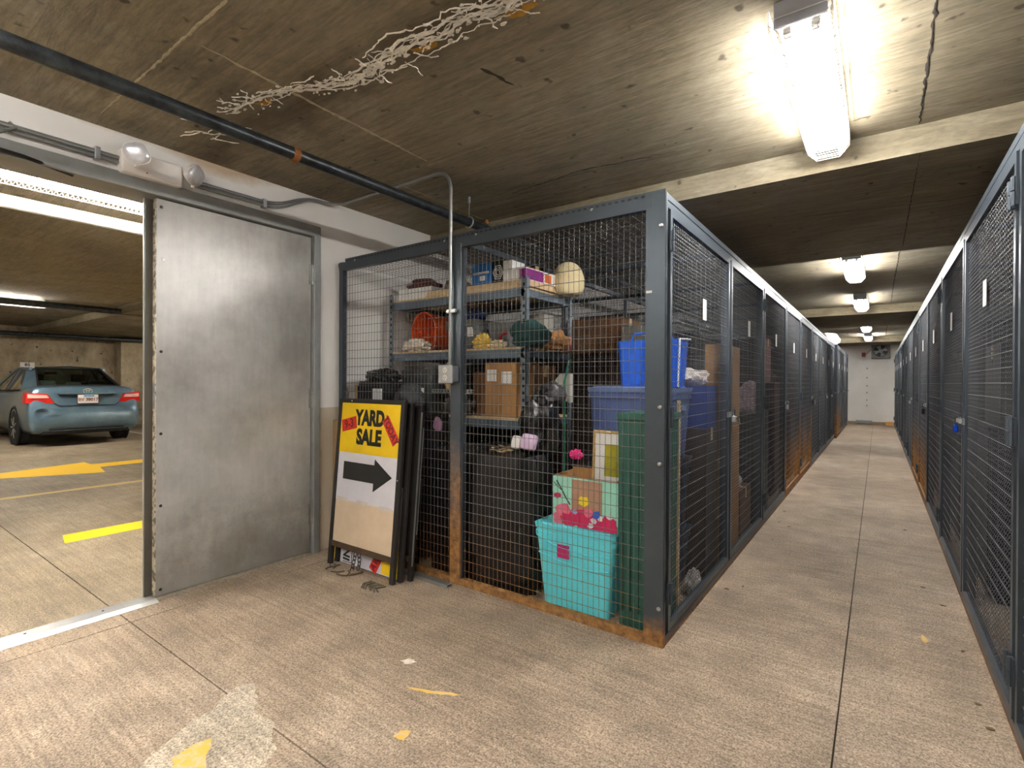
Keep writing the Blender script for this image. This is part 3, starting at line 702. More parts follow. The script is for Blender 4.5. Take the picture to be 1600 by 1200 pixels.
def end_mesh(x0, x1):
    V, F = wire_panel(x1 - x0, HC - 0.10); V = np.stack([V[:, 1] + 0.01, XC - (x0 + V[:, 0]), V[:, 2] + 0.03], 1)
    mesh_obj('wire_mesh', np_mesh('end_wire', V, F, 'wire_e'), L0)
end_mesh(XW + 0.085, MX - 0.04); end_mesh(MX + 0.04, XC - 0.09)

# padlocks
def padlock(label, loc, rz, body, tilt=0.0, lever=False):
    p = thing('padlock', label, 'padlock', loc, 0, 'padlocks on the locker doors', rot=(0, tilt, rz))
    MB().rbox((-0.024, -0.012, -0.075), (0.024, 0.012, -0.028), 0.006).build('lock_body', body, p)
    MB().tube([(-0.016, 0, -0.03)] + [(0.016 * math.cos(a), 0, 0.016 * math.sin(a)) for a in [math.pi - k * math.pi / 8 for k in range(9)]] + [(0.016, 0, -0.03)], 0.0042, 8).build('shackle', 'chrome', p, True)
    if lever: MB().tube([(0.0, -0.008, -0.05), (0.05, -0.02, -0.03), (0.085, -0.02, -0.075)], 0.007, 8).build('key', 'chrome', p, True)
    return p
M['bluelock'] = plain('blue_lock_body', (24, 74, 190), 0.25, 0.4)
padlock('silver padlock with a long key between the first two left lockers', (XC + 0.035, 3.80, 1.10), math.pi / 2, 'zinc', 0.1, True)
padlock('padlock on the third left locker door edge', (XC + 0.035, 6.36, 1.09), math.pi / 2, 'zinc')
padlock('wide silver padlock on the sixth left locker', (XC + 0.035, 9.22, 1.09), math.pi / 2, 'chrome').scale = (2.2, 1.5, 1.6)
padlock('small padlock on the seventh left locker', (XC + 0.035, 11.80, 1.09), math.pi / 2, 'zinc')
padlock('far padlock on the ninth left locker', (XC + 0.035, 13.10, 1.09), math.pi / 2, 'zinc')
padlock('blue padlock on the second right locker', (XR - 0.035, 4.10, 1.085), -math.pi / 2, 'bluelock')
padlock('dark padlock on the fourth right locker', (XR - 0.035, 6.85, 1.085), -math.pi / 2, 'black').scale = (1.3, 1.3, 1.3)
padlock('silver padlock on the sixth right locker', (XR - 0.035, 9.6, 1.085), -math.pi / 2, 'zinc')

#__PART2__
# ------------------------------------------------------------------ garage: car, pipes, wall fittings
def mk_carpaint():
    t = NT('blue_grey_car_paint'); n = t.noise(3, 3, kind='Object')
    t.set(t.ramp(n, [(0.3, srgb(92, 118, 138)), (0.7, srgb(112, 138, 156))]), 0.28, 0.45); t.b.inputs['Coat Weight'].default_value = 0.8; t.b.inputs['Coat Roughness'].default_value = 0.06; return t.m
M['carpaint'] = mk_carpaint()
M['tail_red'] = plain('red_tail_lens', (206, 28, 24), 0.15, 0, 0.08)
M['tail_clear'] = plain('pale_tail_lens', (240, 190, 180), 0.12, 0, 0.08)
M['seat'] = plain('pale_car_seat', (186, 190, 174), 0.8)
M['cardark'] = plain('dark_trim', (22, 23, 25), 0.6)
car = thing('sedan_car', 'blue-grey sedan with dented rear bumper parked in the garage', 'car', (-12.85, 3.36, 0), math.pi / 2)
car.scale = (0.985, 1.03, 1.07)
def cr(p, t):
    """Catmull-Rom through scalars or tuples at parameter t"""
    n = len(p) - 1; i = min(int(t), n - 1); u = t - i; a = p[max(i - 1, 0)]; b = p[i]; c = p[i + 1]; d = p[min(i + 2, n)]
    return tuple(0.5 * (2 * b[k] + (c[k] - a[k]) * u + (2 * a[k] - 5 * b[k] + 4 * c[k] - d[k]) * u * u + (3 * b[k] - a[k] - 3 * c[k] + d[k]) * u ** 3) for k in range(len(b)))
ST = [(0.0, .72, .42, .58), (.02, .82, .34, .66), (.06, .875, .27, .74), (.10, .895, .25, .88), (.15, .905, .24, 1.02), (.24, .91, .22, 1.075), (.6, .915, .20, 1.085), (1.2, .915, .19, 1.05), (2.2, .915, .19, 1.01),
      (3.1, .91, .19, .98), (3.6, .90, .20, .96), (4.2, .87, .21, .88), (4.55, .80, .24, .78), (4.7, .70, .28, .66), (4.78, .55, .36, .56)]
def section(w_, zb, zt):
    h = zt - zb
    pts = [(0, zb), (.6 * w_, zb), (.88 * w_, zb + .03 * h), (.975 * w_, zb + .16 * h), (w_, zb + .45 * h), (.985 * w_, zb + .66 * h), (.94 * w_, zb + .88 * h), (.84 * w_, zt - .01 * h), (.55 * w_, zt + .012), (0, zt + .02)]
    half = [cr(pts, t * 9 / 26) for t in range(27)]
    return half + [(-x, z) for x, z in reversed(half[1:-1])]
rs = []
for k in range(0, 14 * 5 + 1):
    y, w_, zb, zt = cr(ST, k / 5); rs.append([(x, y, z) for x, z in section(w_, zb, zt)])
body = MB().rings(rs)
def dent(p):
    d = Vector((p[0] + .70, (p[2] - .60) * 1.2)).length
    return (p[0] * (1 - 0.05 * max(0, 1 - d / .11)), p[1] + 0.07 * max(0, 1 - (d / .12) ** 2), p[2]) if p[1] < 0.5 and d < .12 else p
body.v = [dent(p) for p in body.v]
bd = body.build('body', 'carpaint', car, True)
def patch(c00, c10, c11, c01, bulge, n=8, m=8):
    """bilinear patch bulged along its normal"""
    c00, c10, c11, c01 = map(Vector, (c00, c10, c11, c01)); nn = (c10 - c00).cross(c01 - c00).normalized(); b = MB(); o = 0
    for j in range(m + 1):
        for i in range(n + 1):
            u, v = i / n, j / m; p = c00.lerp(c10, u).lerp(c01.lerp(c11, u), v)
            p += nn * bulge * (1 - (2 * u - 1) ** 2) * (0.4 + 0.6 * (1 - (2 * v - 1) ** 2)); b.v.append(tuple(p))
    for j in range(m):
        for i in range(n): b.f.append((j * (n + 1) + i, j * (n + 1) + i + 1, (j + 1) * (n + 1) + i + 1, (j + 1) * (n + 1) + i))
    return b
patch((-.66, .50, 1.085), (.66, .50, 1.085), (.53, 1.30, 1.43), (-.53, 1.30, 1.43), 0.05).build('rear_window', 'carglass', car, True)
fr = MB().tube([(-.67, .48, 1.09), (-.3, .43, 1.105), (.3, .43, 1.105), (.67, .48, 1.09), (.54, 1.29, 1.445), (0, 1.26, 1.475), (-.54, 1.29, 1.445), (-.67, .48, 1.09)], 0.017, 6)
fr.build('window_seal', 'cardark', car, True)
roof = patch((-.60, 1.26, 1.425), (.60, 1.26, 1.425), (.58, 2.55, 1.425), (-.58, 2.55, 1.425), 0.05); roof.build('roof', 'carpaint', car, True)
for s in (-1, 1):
    c = patch((s * .665, .47, 1.06), (s * .835, .95, 1.02), (s * .62, 1.55, 1.425), (s * .53, 1.27, 1.44), -0.02 * s); c.build('pillar', 'carpaint', car, True)
    MB().tube([(s * .62, 1.27, 1.42), (s * .615, 2.0, 1.435), (s * .59, 2.56, 1.42), (s * .80, 3.4, .99)], 0.03, 6).build('roof_rail', 'carpaint', car, True)
    patch((s * .835, .97, 1.02), (s * .835, 2.0, 1.0), (s * .615, 2.0, 1.41), (s * .62, 1.55, 1.41), -0.02 * s).build('side_window', 'carglass', car, True)
    patch((s * .835, 2.06, 1.0), (s * .80, 3.2, .99), (s * .595, 2.56, 1.41), (s * .615, 2.06, 1.41), -0.02 * s).build('side_window', 'carglass', car, True)
    MB().tube([(s * .84, 2.03, 1.0), (s * .62, 2.03, 1.42)], 0.035, 6).build('pillar', 'cardark', car, True)
    MB().tube([(s * .845, .95, 1.02), (s * .845, 2.0, 1.0), (s * .81, 3.25, .985)], 0.012, 6).build('window_trim', 'cardark', car, True)
    # tail light: wraps round the corner
    tl = MB().prism([(s * .925, .80), (s * .52, .79), (s * .62, .955), (s * .915, .985)] if s < 0 else [(s * .52, .79), (s * .925, .80), (s * .915, .985), (s * .62, .955)], lambda a, b: (a, .055 + .35 * max(0, abs(a) - .75), b), lambda a, b: (a, .36, b)).build('tail_light', 'tail_red', car)
    MB().prism([(s * .90, .885), (s * .60, .885), (s * .635, .935), (s * .90, .955)], lambda a, b: (a, .048 + .35 * max(0, abs(a) - .75), b), lambda a, b: (a, .10 + .3 * max(0, abs(a) - .75), b)).build('clear_lens', 'tail_clear', tl)
    for y in (1.03, 3.78):
        wh = MB().lathe([(.20, -.02), (.225, -.01), (.31, 0), (.325, .03), (.325, .17), (.31, .20), (.2, .21)], (s * .715 if s > 0 else -.715, y, .325), (s, 0, 0), 28).build('wheel', 'rubber', car, True)
        MB().lathe([(.21, .195), (.215, .205), (.19, .20), (.17, .17), (.05, .18), (.03, .20), (.0, .20)], (s * .715, y, .325), (s, 0, 0), 28, False).build('hub_cap', 'zinc', wh, True)
        sp = MB()
        for k in range(7):
            a = 2 * math.pi * k / 7; sp.tube([(s * .915, y + .04 * math.cos(a), .325 + .04 * math.sin(a)), (s * .915, y + .20 * math.cos(a), .325 + .20 * math.sin(a))], 0.018, 6)
        sp.build('spokes', 'zinc', wh, True)
        MB().lathe([(.365, .16), (.39, .195), (.365, .215), (.33, .20)], (s * .715, y, .335), (s, 0, 0), 28, False).build('wheel_arch', 'cardark', car, True)
    MB().rbox((s * .93 - .09, 3.0, .93), (s * .93 + .09, 3.12, 1.06), 0.04).build('mirror', 'carpaint', car)
patch((-.74, 3.42, .98), (.74, 3.42, .98), (.56, 2.57, 1.43), (-.56, 2.57, 1.43), -0.05).build('windscreen', 'carglass', car, True)
for x in (-.42, 0, .42):
    MB().rbox((x - .14, .95, 1.07), (x + .14, 1.06, 1.20 if x else 1.17), 0.04).build('rear_headrest', 'seat', car)
for x in (-.36, .36):
    MB().rbox((x - .22, 2.0, .9), (x + .22, 2.12, 1.16), 0.05).rbox((x - .13, 2.02, 1.17), (x + .13, 2.10, 1.33), 0.03).build('front_seat', 'cardark', car)
MB().rbox((-.11, 2.6, 1.32), (.11, 2.63, 1.38), 0.01).build('mirror', 'cardark', car)
MB().rbox((-.46, .045, .945), (.46, .12, .975), 0.008).build('trunk_bar', 'carpaint', car)
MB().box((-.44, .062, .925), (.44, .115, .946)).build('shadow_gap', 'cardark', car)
MB().tube([(-.52, .055, .785), (-.45, .035, .735), (.45, .035, .735), (.52, .055, .785)], 0.007, 6).build('trunk_seam', 'cardark', car, True)
MB().rbox((-.60, -.006, .30), (.60, .10, .325), 0.01).build('bumper_lip', 'cardark', car)
MB().rbox((-.70, .05, .22), (.70, .5, .31), 0.02).build('valance', 'cardark', car)
em = MB(); ring = lambda rx, rz, cz: [(rx * math.cos(a), .052, cz + rz * math.sin(a)) for a in [2 * math.pi * k / 24 for k in range(25)]]
em.tube(ring(.075, .048, 1.005), .006, 6).tube(ring(.022, .045, 1.005), .005, 6).tube(ring(.05, .018, 1.028), .005, 6); em.build('emblem', 'zinc', car, True)
pl = MB().rbox((-.165, .028, .775), (.165, .045, .935), 0.006).build('licence_plate', 'paper', car)
MB().rbox((-.172, .034, .768), (.172, .06, .942), 0.006).build('plate_frame', 'cardark', pl)
M['plate_blue'] = plain('plate_blue', (70, 150, 215), 0.5); M['plate_red'] = plain('plate_letters', (150, 30, 44), 0.5)
MB().box((-.07, .0265, .90), (.10, .029, .93)).build('plate_band', 'plate_blue', pl)
text_mesh('plate_text', 'BV 38017', 0.082, 'plate_red', pl, (0, .0265, .845), bold=0.0012)
MB().lathe([(.038, 0), (.045, .02), (.045, .16)], (.56, .03, .27), (0, 1, 0), 14, False).build('exhaust_pipe', 'chrome', car, True)

tag(MB().tube([(-4.82, -7.5, 2.51), (-4.82, 8.8, 2.51)], 0.045, 14).build('garage_pipe', 'white', None, True), 'thick white pipe under the garage ceiling inside the door', 'pipe')
tag(MB().tube([(-11.55, -7.5, 2.58), (-11.55, 8.8, 2.58)], 0.055, 12).build('garage_pipe', 'pipe', None, True), 'dark pipe along the middle of the garage ceiling', 'pipe')
gp = thing('garage_pipe', 'black pipe along the top of the garage rear wall', 'pipe', (-17.4, 3.0, 2.44))
MB().tube([(0, -9, 0), (0, 5.5, 0)], 0.06, 12).build('pipe', 'pipe', gp, True)
MB().tube([(0, 1.1, 0), (0, 1.1, 0.25)], 0.012, 6).build('hanger', 'zinc', gp)
bs = thing('bay_sign', 'small white parking number sign on the garage rear wall', 'sign', (XB, 3.47, 1.60))
MB().box((0, -.14, 0), (.012, .14, .15)).build('plate', 'paper', bs)
text_mesh('number', '85', 0.11, 'black', bs, (.0135, 0, .085), (math.pi / 2, 0, math.pi / 2), 0.003)

# ------------------------------------------------------------------ far wall fittings
fn = thing('exhaust_fan', 'grey square exhaust fan high on the far white wall', 'fan', (0.06, YF, 2.13))
mb = MB(); n = 32; o = []
for k in range(n):
    a = 2 * math.pi * k / n + math.pi / n; ca, sa = math.cos(a), math.sin(a); e = 1 / max(abs(ca), abs(sa))
    o.append(((.24 * e * ca, .24 * e * sa + .22), (.19 * ca, .19 * sa + .22)))
mb.rings([[(p[0][0], -.02, p[0][1]) for p in o], [(p[0][0], -.07, p[0][1]) for p in o], [(p[1][0], -.085, p[1][1]) for p in o], [(p[1][0], -.01, p[1][1]) for p in o]], caps=False)
mb.build('housing', 'dull_zinc', fn, True)
MB().box((-.24, -.012, -.02), (.24, 0, .46)).build('backing', 'black', fn)
for k in range(4):
    a = k * math.pi / 2 + .4; c_, s_ = math.cos(a), math.sin(a); q = lambda r, t, y: (r * c_ - t * s_, y, .22 + r * s_ + t * c_)
    MB().add([q(.03, -.02, -.05), q(.17, -.07, -.06), q(.17, .06, -.03), q(.03, .02, -.035), q(.03, -.02, -.046), q(.17, -.07, -.056), q(.17, .06, -.026), q(.03, .02, -.031)], [(0, 1, 2, 3), (7, 6, 5, 4), (0, 4, 5, 1), (1, 5, 6, 2), (2, 6, 7, 3), (3, 7, 4, 0)]).build('blade', 'zinc', fn)
MB().lathe([(.06, 0), (.06, .03), (.03, .045)], (0, -.045, .22), (0, -1, 0), 16).build('motor_hub', 'zinc', fn, True)
for rr in (.07, .12, .165):
    MB().tube([(rr * math.cos(a), -.088, .22 + rr * math.sin(a)) for a in [2 * math.pi * k / 24 for k in range(25)]], .004, 4).build('guard_ring', 'zinc', fn)
fa = thing('fire_alarm', 'small red fire alarm beside the exhaust fan', 'fire alarm', (-.385, YF, 2.18))
MB().rbox((-.05, -.05, 0), (.05, 0, .13), .008).build('body', plain('alarm_red', (150, 34, 30), 0.4), fa)
MB().lathe([(.03, 0), (.02, .015)], (0, -.05, .085), (0, -1, 0), 12).build('horn', 'tail_red', fa)
tag(MB().tube([(-.33, YF - .012, 2.24), (-.2, YF - .012, 2.40)], .008, 6).build('alarm_cable', 'alarm_red' if 'alarm_red' in M else 'tail_red', None, True), 'thin red cable from the fire alarm to the fan', 'cable')
for z in (1.80, 1.50, 1.24, 1.02, .78, .60):
    tag(MB().lathe([(.022, 0), (.016, .012)], (-.29, YF, z), (0, -1, 0), 10).build('wall_anchor', 'dull_zinc'), 'small grey bolt in the vertical row on the far wall', 'bolt', 'bolts on the far wall')
tag(MB().rbox((-.58, YF - .06, 0.02), (-.15, YF - .02, .13), .01).build('floor_vent', 'dull_zinc'), 'low grey box at the foot of the far wall', 'vent')
tag(MB().rbox((.2, YF - .30, 0), (.40, YF - .06, .12), .01).build('wood_block', plain('orange_wood', (214, 160, 96), 0.7)), 'pale orange wood block by the far right corner', 'block')

# ------------------------------------------------------------------ sandwich board signs by the cage
M['yellow'] = plain('yellow_poster', (236, 196, 6), 0.6, 0, 0.08, 5); M['red_card'] = plain('red_sticker', (206, 46, 34), 0.6, 0, 0.08)
M['beige'] = plain('beige_board', (214, 192, 164), 0.7, 0, 0.06); M['coolwhite'] = plain('white_coated_board', (214, 212, 220), 0.5, 0, 0.05)
M['signframe'] = plain('dark_sign_frame', (34, 30, 27), 0.55, 0, 0.3); M['darkred'] = plain('dark_red_ink', (108, 10, 14), 0.6)
M['brownedge'] = plain('brown_sign_rail', (74, 56, 36), 0.7, 0, 0.3)
def sign_frame(t, W_, H_, rail_z, th=.028):
    for s in (-1, 1): MB().rbox((s * W_ / 2 - .018, 0, 0), (s * W_ / 2 + .018, th, H_), .004).build('stile', 'signframe', t)
    MB().rbox((-W_ / 2, 0, H_ - .03), (W_ / 2, th, H_), .004).build('top_rail', 'signframe', t)
    MB().rbox((-W_ / 2, 0, rail_z), (W_ / 2, th, rail_z + .04), .004).build('lower_rail', 'brownedge', t)
sg = thing('sandwich_board', 'black framed yard sale sandwich board with yellow poster and black arrow', 'sign', (-2.845, 2.19, 0), rot=(-.085, 0, 0))
sign_frame(sg, .655, 1.18, .13)
yp = MB().box((-.31, .004, .80), (.31, .012, 1.155)).build('yellow_poster', 'yellow', sg)
ar = MB().box((-.31, .006, .465), (.31, .014, .80)).build('arrow_board', 'coolwhite', sg)
MB().box((-.31, .007, .17), (.31, .015, .47)).build('lower_board', 'beige', sg)
text_mesh('lettering', 'YARD', .142, 'black', yp, (.005, .0035, 1.045), bold=.0075, sx=.80)
text_mesh('lettering', 'SALE', .142, 'black', yp, (.005, .0035, .912), bold=.0075, sx=.86)
def card(c, w_, h_, an, txt, sz, par, y=.003):
    q = Matrix.Translation(c) @ Matrix.Rotation(-an, 4, 'Y')
    o = MB().box((-w_ / 2, -.001, -h_ / 2), (w_ / 2, .001, h_ / 2), q).build('red_card', 'red_card', par)
    text_mesh('lettering', txt, sz, 'darkred', par, (c[0], c[1] - .0012, c[2]), (Matrix.Rotation(-an, 4, 'Y') @ Matrix.Rotation(math.pi / 2, 4, 'X')).to_euler(), .002, .9)
card((-.215, .003, 1.0), .16, .085, .22, '9-3', .085, yp); card((.225, .003, .975), .20, .072, -.92, 'TODAY', .07, yp)
pts = [(-.245, .735), (.085, .735), (.085, .795 - .02), (.265, .668), (.085, .555), (.085, .612), (-.245, .612)]
MB().prism(pts, lambda a, b: (a, .0045, b), lambda a, b: (a, .0062, b)).build('arrow', 'black', ar)
for x, z in ((-.24, .47), (-.02, .468), (.22, .462)): MB().box((x - .06, .0055, z - .014), (x + .06, .0062, z + .014)).build('tape', plain('clear_tape', (206, 198, 190), .3), sg)
for x, z in ((-.2, 1.165), (.325, .66)): MB().lathe([(.006, 0), (.004, .003)], (x, 0, z), (0, -1, 0), 8).build('screw', 'zinc', sg)
# chain loops hanging below the lower rail
chn = MB()
def link(c, an, par_x):
    pts = [(c[0] + .011 * math.cos(a) * math.cos(par_x), c[1] + .011 * math.cos(a) * math.sin(par_x), c[2] + .019 * math.sin(a)) for a in [2 * math.pi * k / 10 for k in range(11)]]
    chn.tube(pts, .0028, 5)
for k in range(5): link((-.055 - .006 * k, .012, .115 - .027 * k), 0, .3 if k % 2 else 1.3)
for k in range(4): link((-.015 + .008 * math.sin(k), .012, .115 - .027 * k), 0, 1.2 if k % 2 else .2)
chn.build('chain', 'black', sg, True)
sg2 = thing('sandwich_board', 'second sandwich board behind, its white and yellow panel showing at the floor', 'sign', (-2.835, 2.245, 0), rot=(-.085, 0, 0))
sign_frame(sg2, .66, 1.16, .95)
p2 = MB().box((-.29, .006, .012), (.31, .016, .60)).build('panel', 'coolwhite', sg2)
MB().box((.155, .003, .02), (.308, .007, .20)).build('yellow_poster', 'yellow', p2)
o = text_mesh('lettering', 'IN', .10, 'black', p2, (-.215, .0045, .075), (0, 0, 0), .003, .9); o.rotation_euler = (Matrix.Rotation(-1.52, 4, 'Y') @ Matrix.Rotation(math.pi / 2, 4, 'X')).to_euler()
MB().box((-.165, .004, .02), (-.161, .007, .15)).box((-.26, .004, .02), (-.161, .007, .024)).build('box_outline', 'black', p2)
card((.10, .0035, .085), .15, .075, 1.05, 'AVO', .07, p2)
sg3 = thing('sandwich_board', 'rearmost folded sandwich board with grey metal edges against the cage', 'sign', (-2.82, 2.30, 0), rot=(-.085, 0, 0))
sign_frame(sg3, .70, 1.15, .12)
MB().box((-.33, .004, .17), (.33, .014, 1.12)).build('panel', 'signframe', sg3)
MB().box((.369, -.004, .10), (.374, .006, 1.10)).build('metal_edge', 'zinc', sg3); MB().box((.369, .02, .3), (.374, .028, 1.0)).build('metal_edge', 'dull_zinc', sg3)
MB().rbox((.352, .028, .50), (.372, .05, .66), .004).build('handle', 'black', sg3)
ys = thing('yellow_board', 'plain yellow board edge sticking out left of the signs', 'board', (-3.17, 2.285, 0), rot=(-.085, 0, 0))
MB().box((-.115, 0, .70), (.10, .008, 1.17)).box((-.075, .002, 0), (.06, .006, .70)).build('board', 'yellow', ys)
tag(MB().rbox((-3.44, 2.405, .0), (-3.19, 2.445, 1.0), .006).build('plywood_sheet', plain('tan_panel', (150, 122, 84), 0.7)), 'tan wooden panel leaning between the signs and the wall', 'panel')
sc = MB(); rr = random.Random(5)
for k in range(8):
    x = -2.66 + .02 * k; sc.tube([(x, 2.155, .004), (x + rr.uniform(-.02, .02), 2.11 - rr.uniform(0, .03), .012), (x + .03, 2.07 - rr.uniform(0, .02), .004)], .005, 5)
tag(sc.build('plastic_scrap', plain('mixed_scrap', (96, 88, 70), 0.6, 0, 0.5, 60)), 'dark striped plastic scrap lying at the foot of the sign', 'scrap')
sc = MB()
for k in range(9):
    x, y = -3.0 + rr.uniform(-.1, .14), 2.12 + rr.uniform(-.03, .03); a = rr.uniform(0, 3.14); sc.tube([(x, y, .005), (x + .05 * math.cos(a), y + .05 * math.sin(a), .006), (x + .09 * math.cos(a + .3), y + .09 * math.sin(a + .3), .004)], .004, 5)
tag(sc.build('twig_debris', plain('dry_twig', (92, 76, 54), 0.9)), 'dry brown debris under the chain of the sign', 'debris')
br = thing('steel_channel', 'short steel channel lying on the floor by the cage post', 'steel bar', (-2.38, 2.40, 0), -.02)
MB().prism([(-.025, 0), (-.025, .022), (.025, .022), (.025, 0), (.020, 0), (.020, .018), (-.020, .018), (-.020, 0)], lambda a, b: (-.20, a - .01, b), lambda a, b: (.19, a - .01, b)).build('channel', 'dull_zinc', br)
lf = tag(MB().prism([(0, 0), (.03, .012), (.07, .004), (.10, -.01), (.06, -.016), (.02, -.012)], lambda a, b: (.20 + b, 3.28 + a, .002), lambda a, b: (.20 + b + .003, 3.28 + a, .006)).build('dry_leaf', plain('tan_leaf', (206, 170, 110), 0.8)), 'tan leaf on the floor near the right lockers', 'leaf')
rr = random.Random(9)
for k in range(14):
    s_ = rr.choice((0, 1)); x = rr.uniform(XC + .06, XC + .22) if s_ else rr.uniform(XR - .24, XR - .06); y = rr.uniform(2.6, 6)
    tag(MB().blob((x, y, .003), (.012 * rr.uniform(.5, 1.5), .008, .004), .3, 3, k, 8, 5).build('debris_crumb', plain('brown_crumb', (110, 90, 66), 0.9)), 'small brown crumb on the aisle floor along the lockers', 'debris', 'crumbs on the aisle floor')

# ------------------------------------------------------------------ builders for stored goods
def tote(name, label, a, b, colr, lidc=None, k=.86, cat='storage tote', group=None, lid=True, rz=0, badge=None):
    cx, cy = (a[0] + b[0]) / 2, (a[1] + b[1]) / 2; hx, hy, h = (b[0] - a[0]) / 2, (b[1] - a[1]) / 2, b[2] - a[2]
    t = thing(name, label, cat, (cx, cy, a[2]), rz, group); lh = .035 if lid else 0
    MB().taper((-hx * .95, -hy * .95, 0), (hx * .95, hy * .95, h - lh), k, .03).build('tub', colr, t, True)
    MB().taper((-hx * .97, -hy * .97, h - lh - .04), (hx * .97, hy * .97, h - lh - .015), 1.0, .03).build('rim', colr, t, True)
    if lid:
        l = MB().taper((-hx, -hy, h - lh), (hx, hy, h - .006), .98, .035); l.taper((-hx * .88, -hy * .88, h - .008), (hx * .86, hy * .86, h), 1.02, .03); l.build('lid', lidc or colr, t, True)
    for s in (-1, 1): MB().rbox((s * hx * .93 - .012, -.07, h * .66), (s * hx * .93 + .012, .07, h * .74), .006).build('handle', lidc or colr, t)
    if badge:
        x, z, w_, hh, mt = badge; yy = -hy * .95 * (k + (1 - k) * z / (h - lh))
        MB().box((x - w_ / 2, yy - .012, z - hh / 2), (x + w_ / 2, yy - .004, z + hh / 2)).build('label', mt, t)
    return t
def carton(name, label, a, b, mat='cardboard', open_=False, tape=True, labels=(), cat='cardboard box', group=None, rz=0):
    cx, cy = (a[0] + b[0]) / 2, (a[1] + b[1]) / 2; hx, hy, h = (b[0] - a[0]) / 2, (b[1] - a[1]) / 2, b[2] - a[2]
    t = thing(name, label, cat, (cx, cy, a[2]), rz, group); th = .006
    m = MB().box((-hx, -hy, 0), (hx, hy, th)).box((-hx, -hy, th), (hx, -hy + th, h)).box((-hx, hy - th, th), (hx, hy, h)).box((-hx, -hy + th, th), (-hx + th, hy - th, h)).box((hx - th, -hy + th, th), (hx, hy - th, h))
    m.build('carton', mat, t)
    if not open_:
        MB().box((-hx, -hy, h), (hx, -.002, h + .004)).build('flap', mat, t); MB().box((-hx, .002, h), (hx, hy, h + .004)).build('flap', mat, t)
        if tape: MB().box((-hx - .001, -.025, h + .004), (hx + .001, .025, h + .005)).box((-hx - .002, -.025, h - .08), (-hx, .025, h + .005)).box((hx, -.025, h - .08), (hx + .002, .025, h + .005)).build('tape', plain('packing_tape', (190, 160, 110), 0.3), t)
    for (x, z, w_, hh) in labels: MB().box((x - w_ / 2, -hy - .002, z - hh / 2), (x + w_ / 2, -hy, z + hh / 2)).build('label', 'paper', t)
    return t
def bag(name, label, c, rad, mat, amp=.1, freq=4, seed=0, cat='bag', group=None, crease=.12, knot=False):
    t = thing(name, label, cat, (c[0], c[1], c[2]), 0, group)
    MB().blob((0, 0, rad[2] * .8), rad, amp, freq, seed, 36, 24, True, crease).build('sack', mat, t, True)
    if knot: MB().tube([(0, 0, rad[2] * 1.6), (.01, .0, rad[2] * 1.85), (.03, .01, rad[2] * 2.05)], [.03, .018, .035], 8).build('knot', mat, t, True)
    return t
col = lambda n, r, g, b, ro=.5: plain(n, (r, g, b), ro)

# ------------------------------------------------------------------ first locker: shelving and goods
SX0, SX1, SY0, SY1 = -3.34, -1.985, 2.90, 3.55
def mk_slotted():
    t = NT('slotted_blue_grey_steel'); x, y, z = t.sep('Object'); w_ = t.math('FRACT', t.math('MULTIPLY', z, 20)); hole = t.math('LESS_THAN', t.math('ABSOLUTE', t.math('SUBTRACT', w_, .5)), .22)
    inx = t.math('LESS_THAN', t.math('ABSOLUTE', x), .009)
    t.set(t.mix(t.math('MULTIPLY', hole, inx), srgb(120, 132, 142), srgb(24, 24, 26)), .4, .4); return t.m
M['slotted'] = mk_slotted(); M['shelfsteel'] = plain('blue_grey_shelf_steel', (98, 112, 126), .4, .35)
su = thing('shelving_unit', 'blue-grey steel shelving unit with tan boards inside the corner locker', 'shelf', ((SX0 + SX1) / 2, SY0, 0))
hw = (SX1 - SX0) / 2; dp = SY1 - SY0
for x in (-hw, hw):
    for y in (0, dp):
        s = 1 if x < 0 else -1; r_ = 1 if y == 0 else -1
        o = MB().box((-.019, 0, 0), (.019, r_ * .004, 2.03)).box((s * -.019, 0, 0), (s * -.015, r_ * .038, 2.03)).build('post', 'slotted', su); o.location = (x, y, 0)
for z in (1.925, 1.50, 1.0, .45, .1):
    bm_ = MB()
    for y in (0, dp - .03): bm_.box((-hw, y, z - .03), (hw, y + .03, z + .03))
    for x in (-hw, hw - .03): bm_.box((x, 0, z - .025), (x + .03, dp, z + .025))
    q = bm_.build('shelf_frame', 'shelfsteel', su)
    MB().box((-hw + .01, .012, z + .03), (hw - .01, dp - .01, z + .046)).build('shelf_board', 'board', su)
for k in range(4): tag(MB().box((SX0 + .40, SY0 + .01 + .004 * k, 1.972 + .0115 * k), (SX1 + .01 - .004 * k, SY1 - .02, 1.982 + .0115 * k)).build('plank', 'board'), ('lowest', 'second lowest', 'second highest', 'topmost')[k] + ' pale board in the flat stack on the top shelf', 'board', 'boards on the top shelf')
ZT = 2.019; Z2 = 1.547; Z3 = 1.047
carton('flat_box', 'flat white box at the left end of the top shelf', (-3.28, 2.93, 1.973), (-2.90, 3.25, 2.06), 'paper', tape=False, cat='box')
bag('folded_cloth', 'maroon and tan cloth on the flat white box', (-3.10, 3.05, 2.066), (.15, .12, .05), col('maroon_cloth', 96, 52, 50, .9), .2, 3, 3, 'cloth')
bag('folded_cloth', 'tan knitted cloth piled on the top shelf', (-2.80, 3.15, 1.973), (.085, .12, .10), col('tan_knit', 150, 128, 104, .9), .2, 5, 4, 'cloth')
c = carton('product_box', 'bright blue product box on the top shelf', (-2.50, 2.96, ZT), (-2.33, 3.15, 2.175), col('bright_blue_card', 24, 112, 186, .4), tape=False, cat='box')
MB().box((-.075, -.098, .085), (.075, -.0955, .10)).box((-.01, -.098, .035), (.04, -.0955, .07)).build('print', 'paper', c)
c = carton('product_box', 'black and white patterned box beside the blue one', (-2.325, 2.98, ZT), (-2.215, 3.15, 2.185), 'black', tape=False, cat='box')
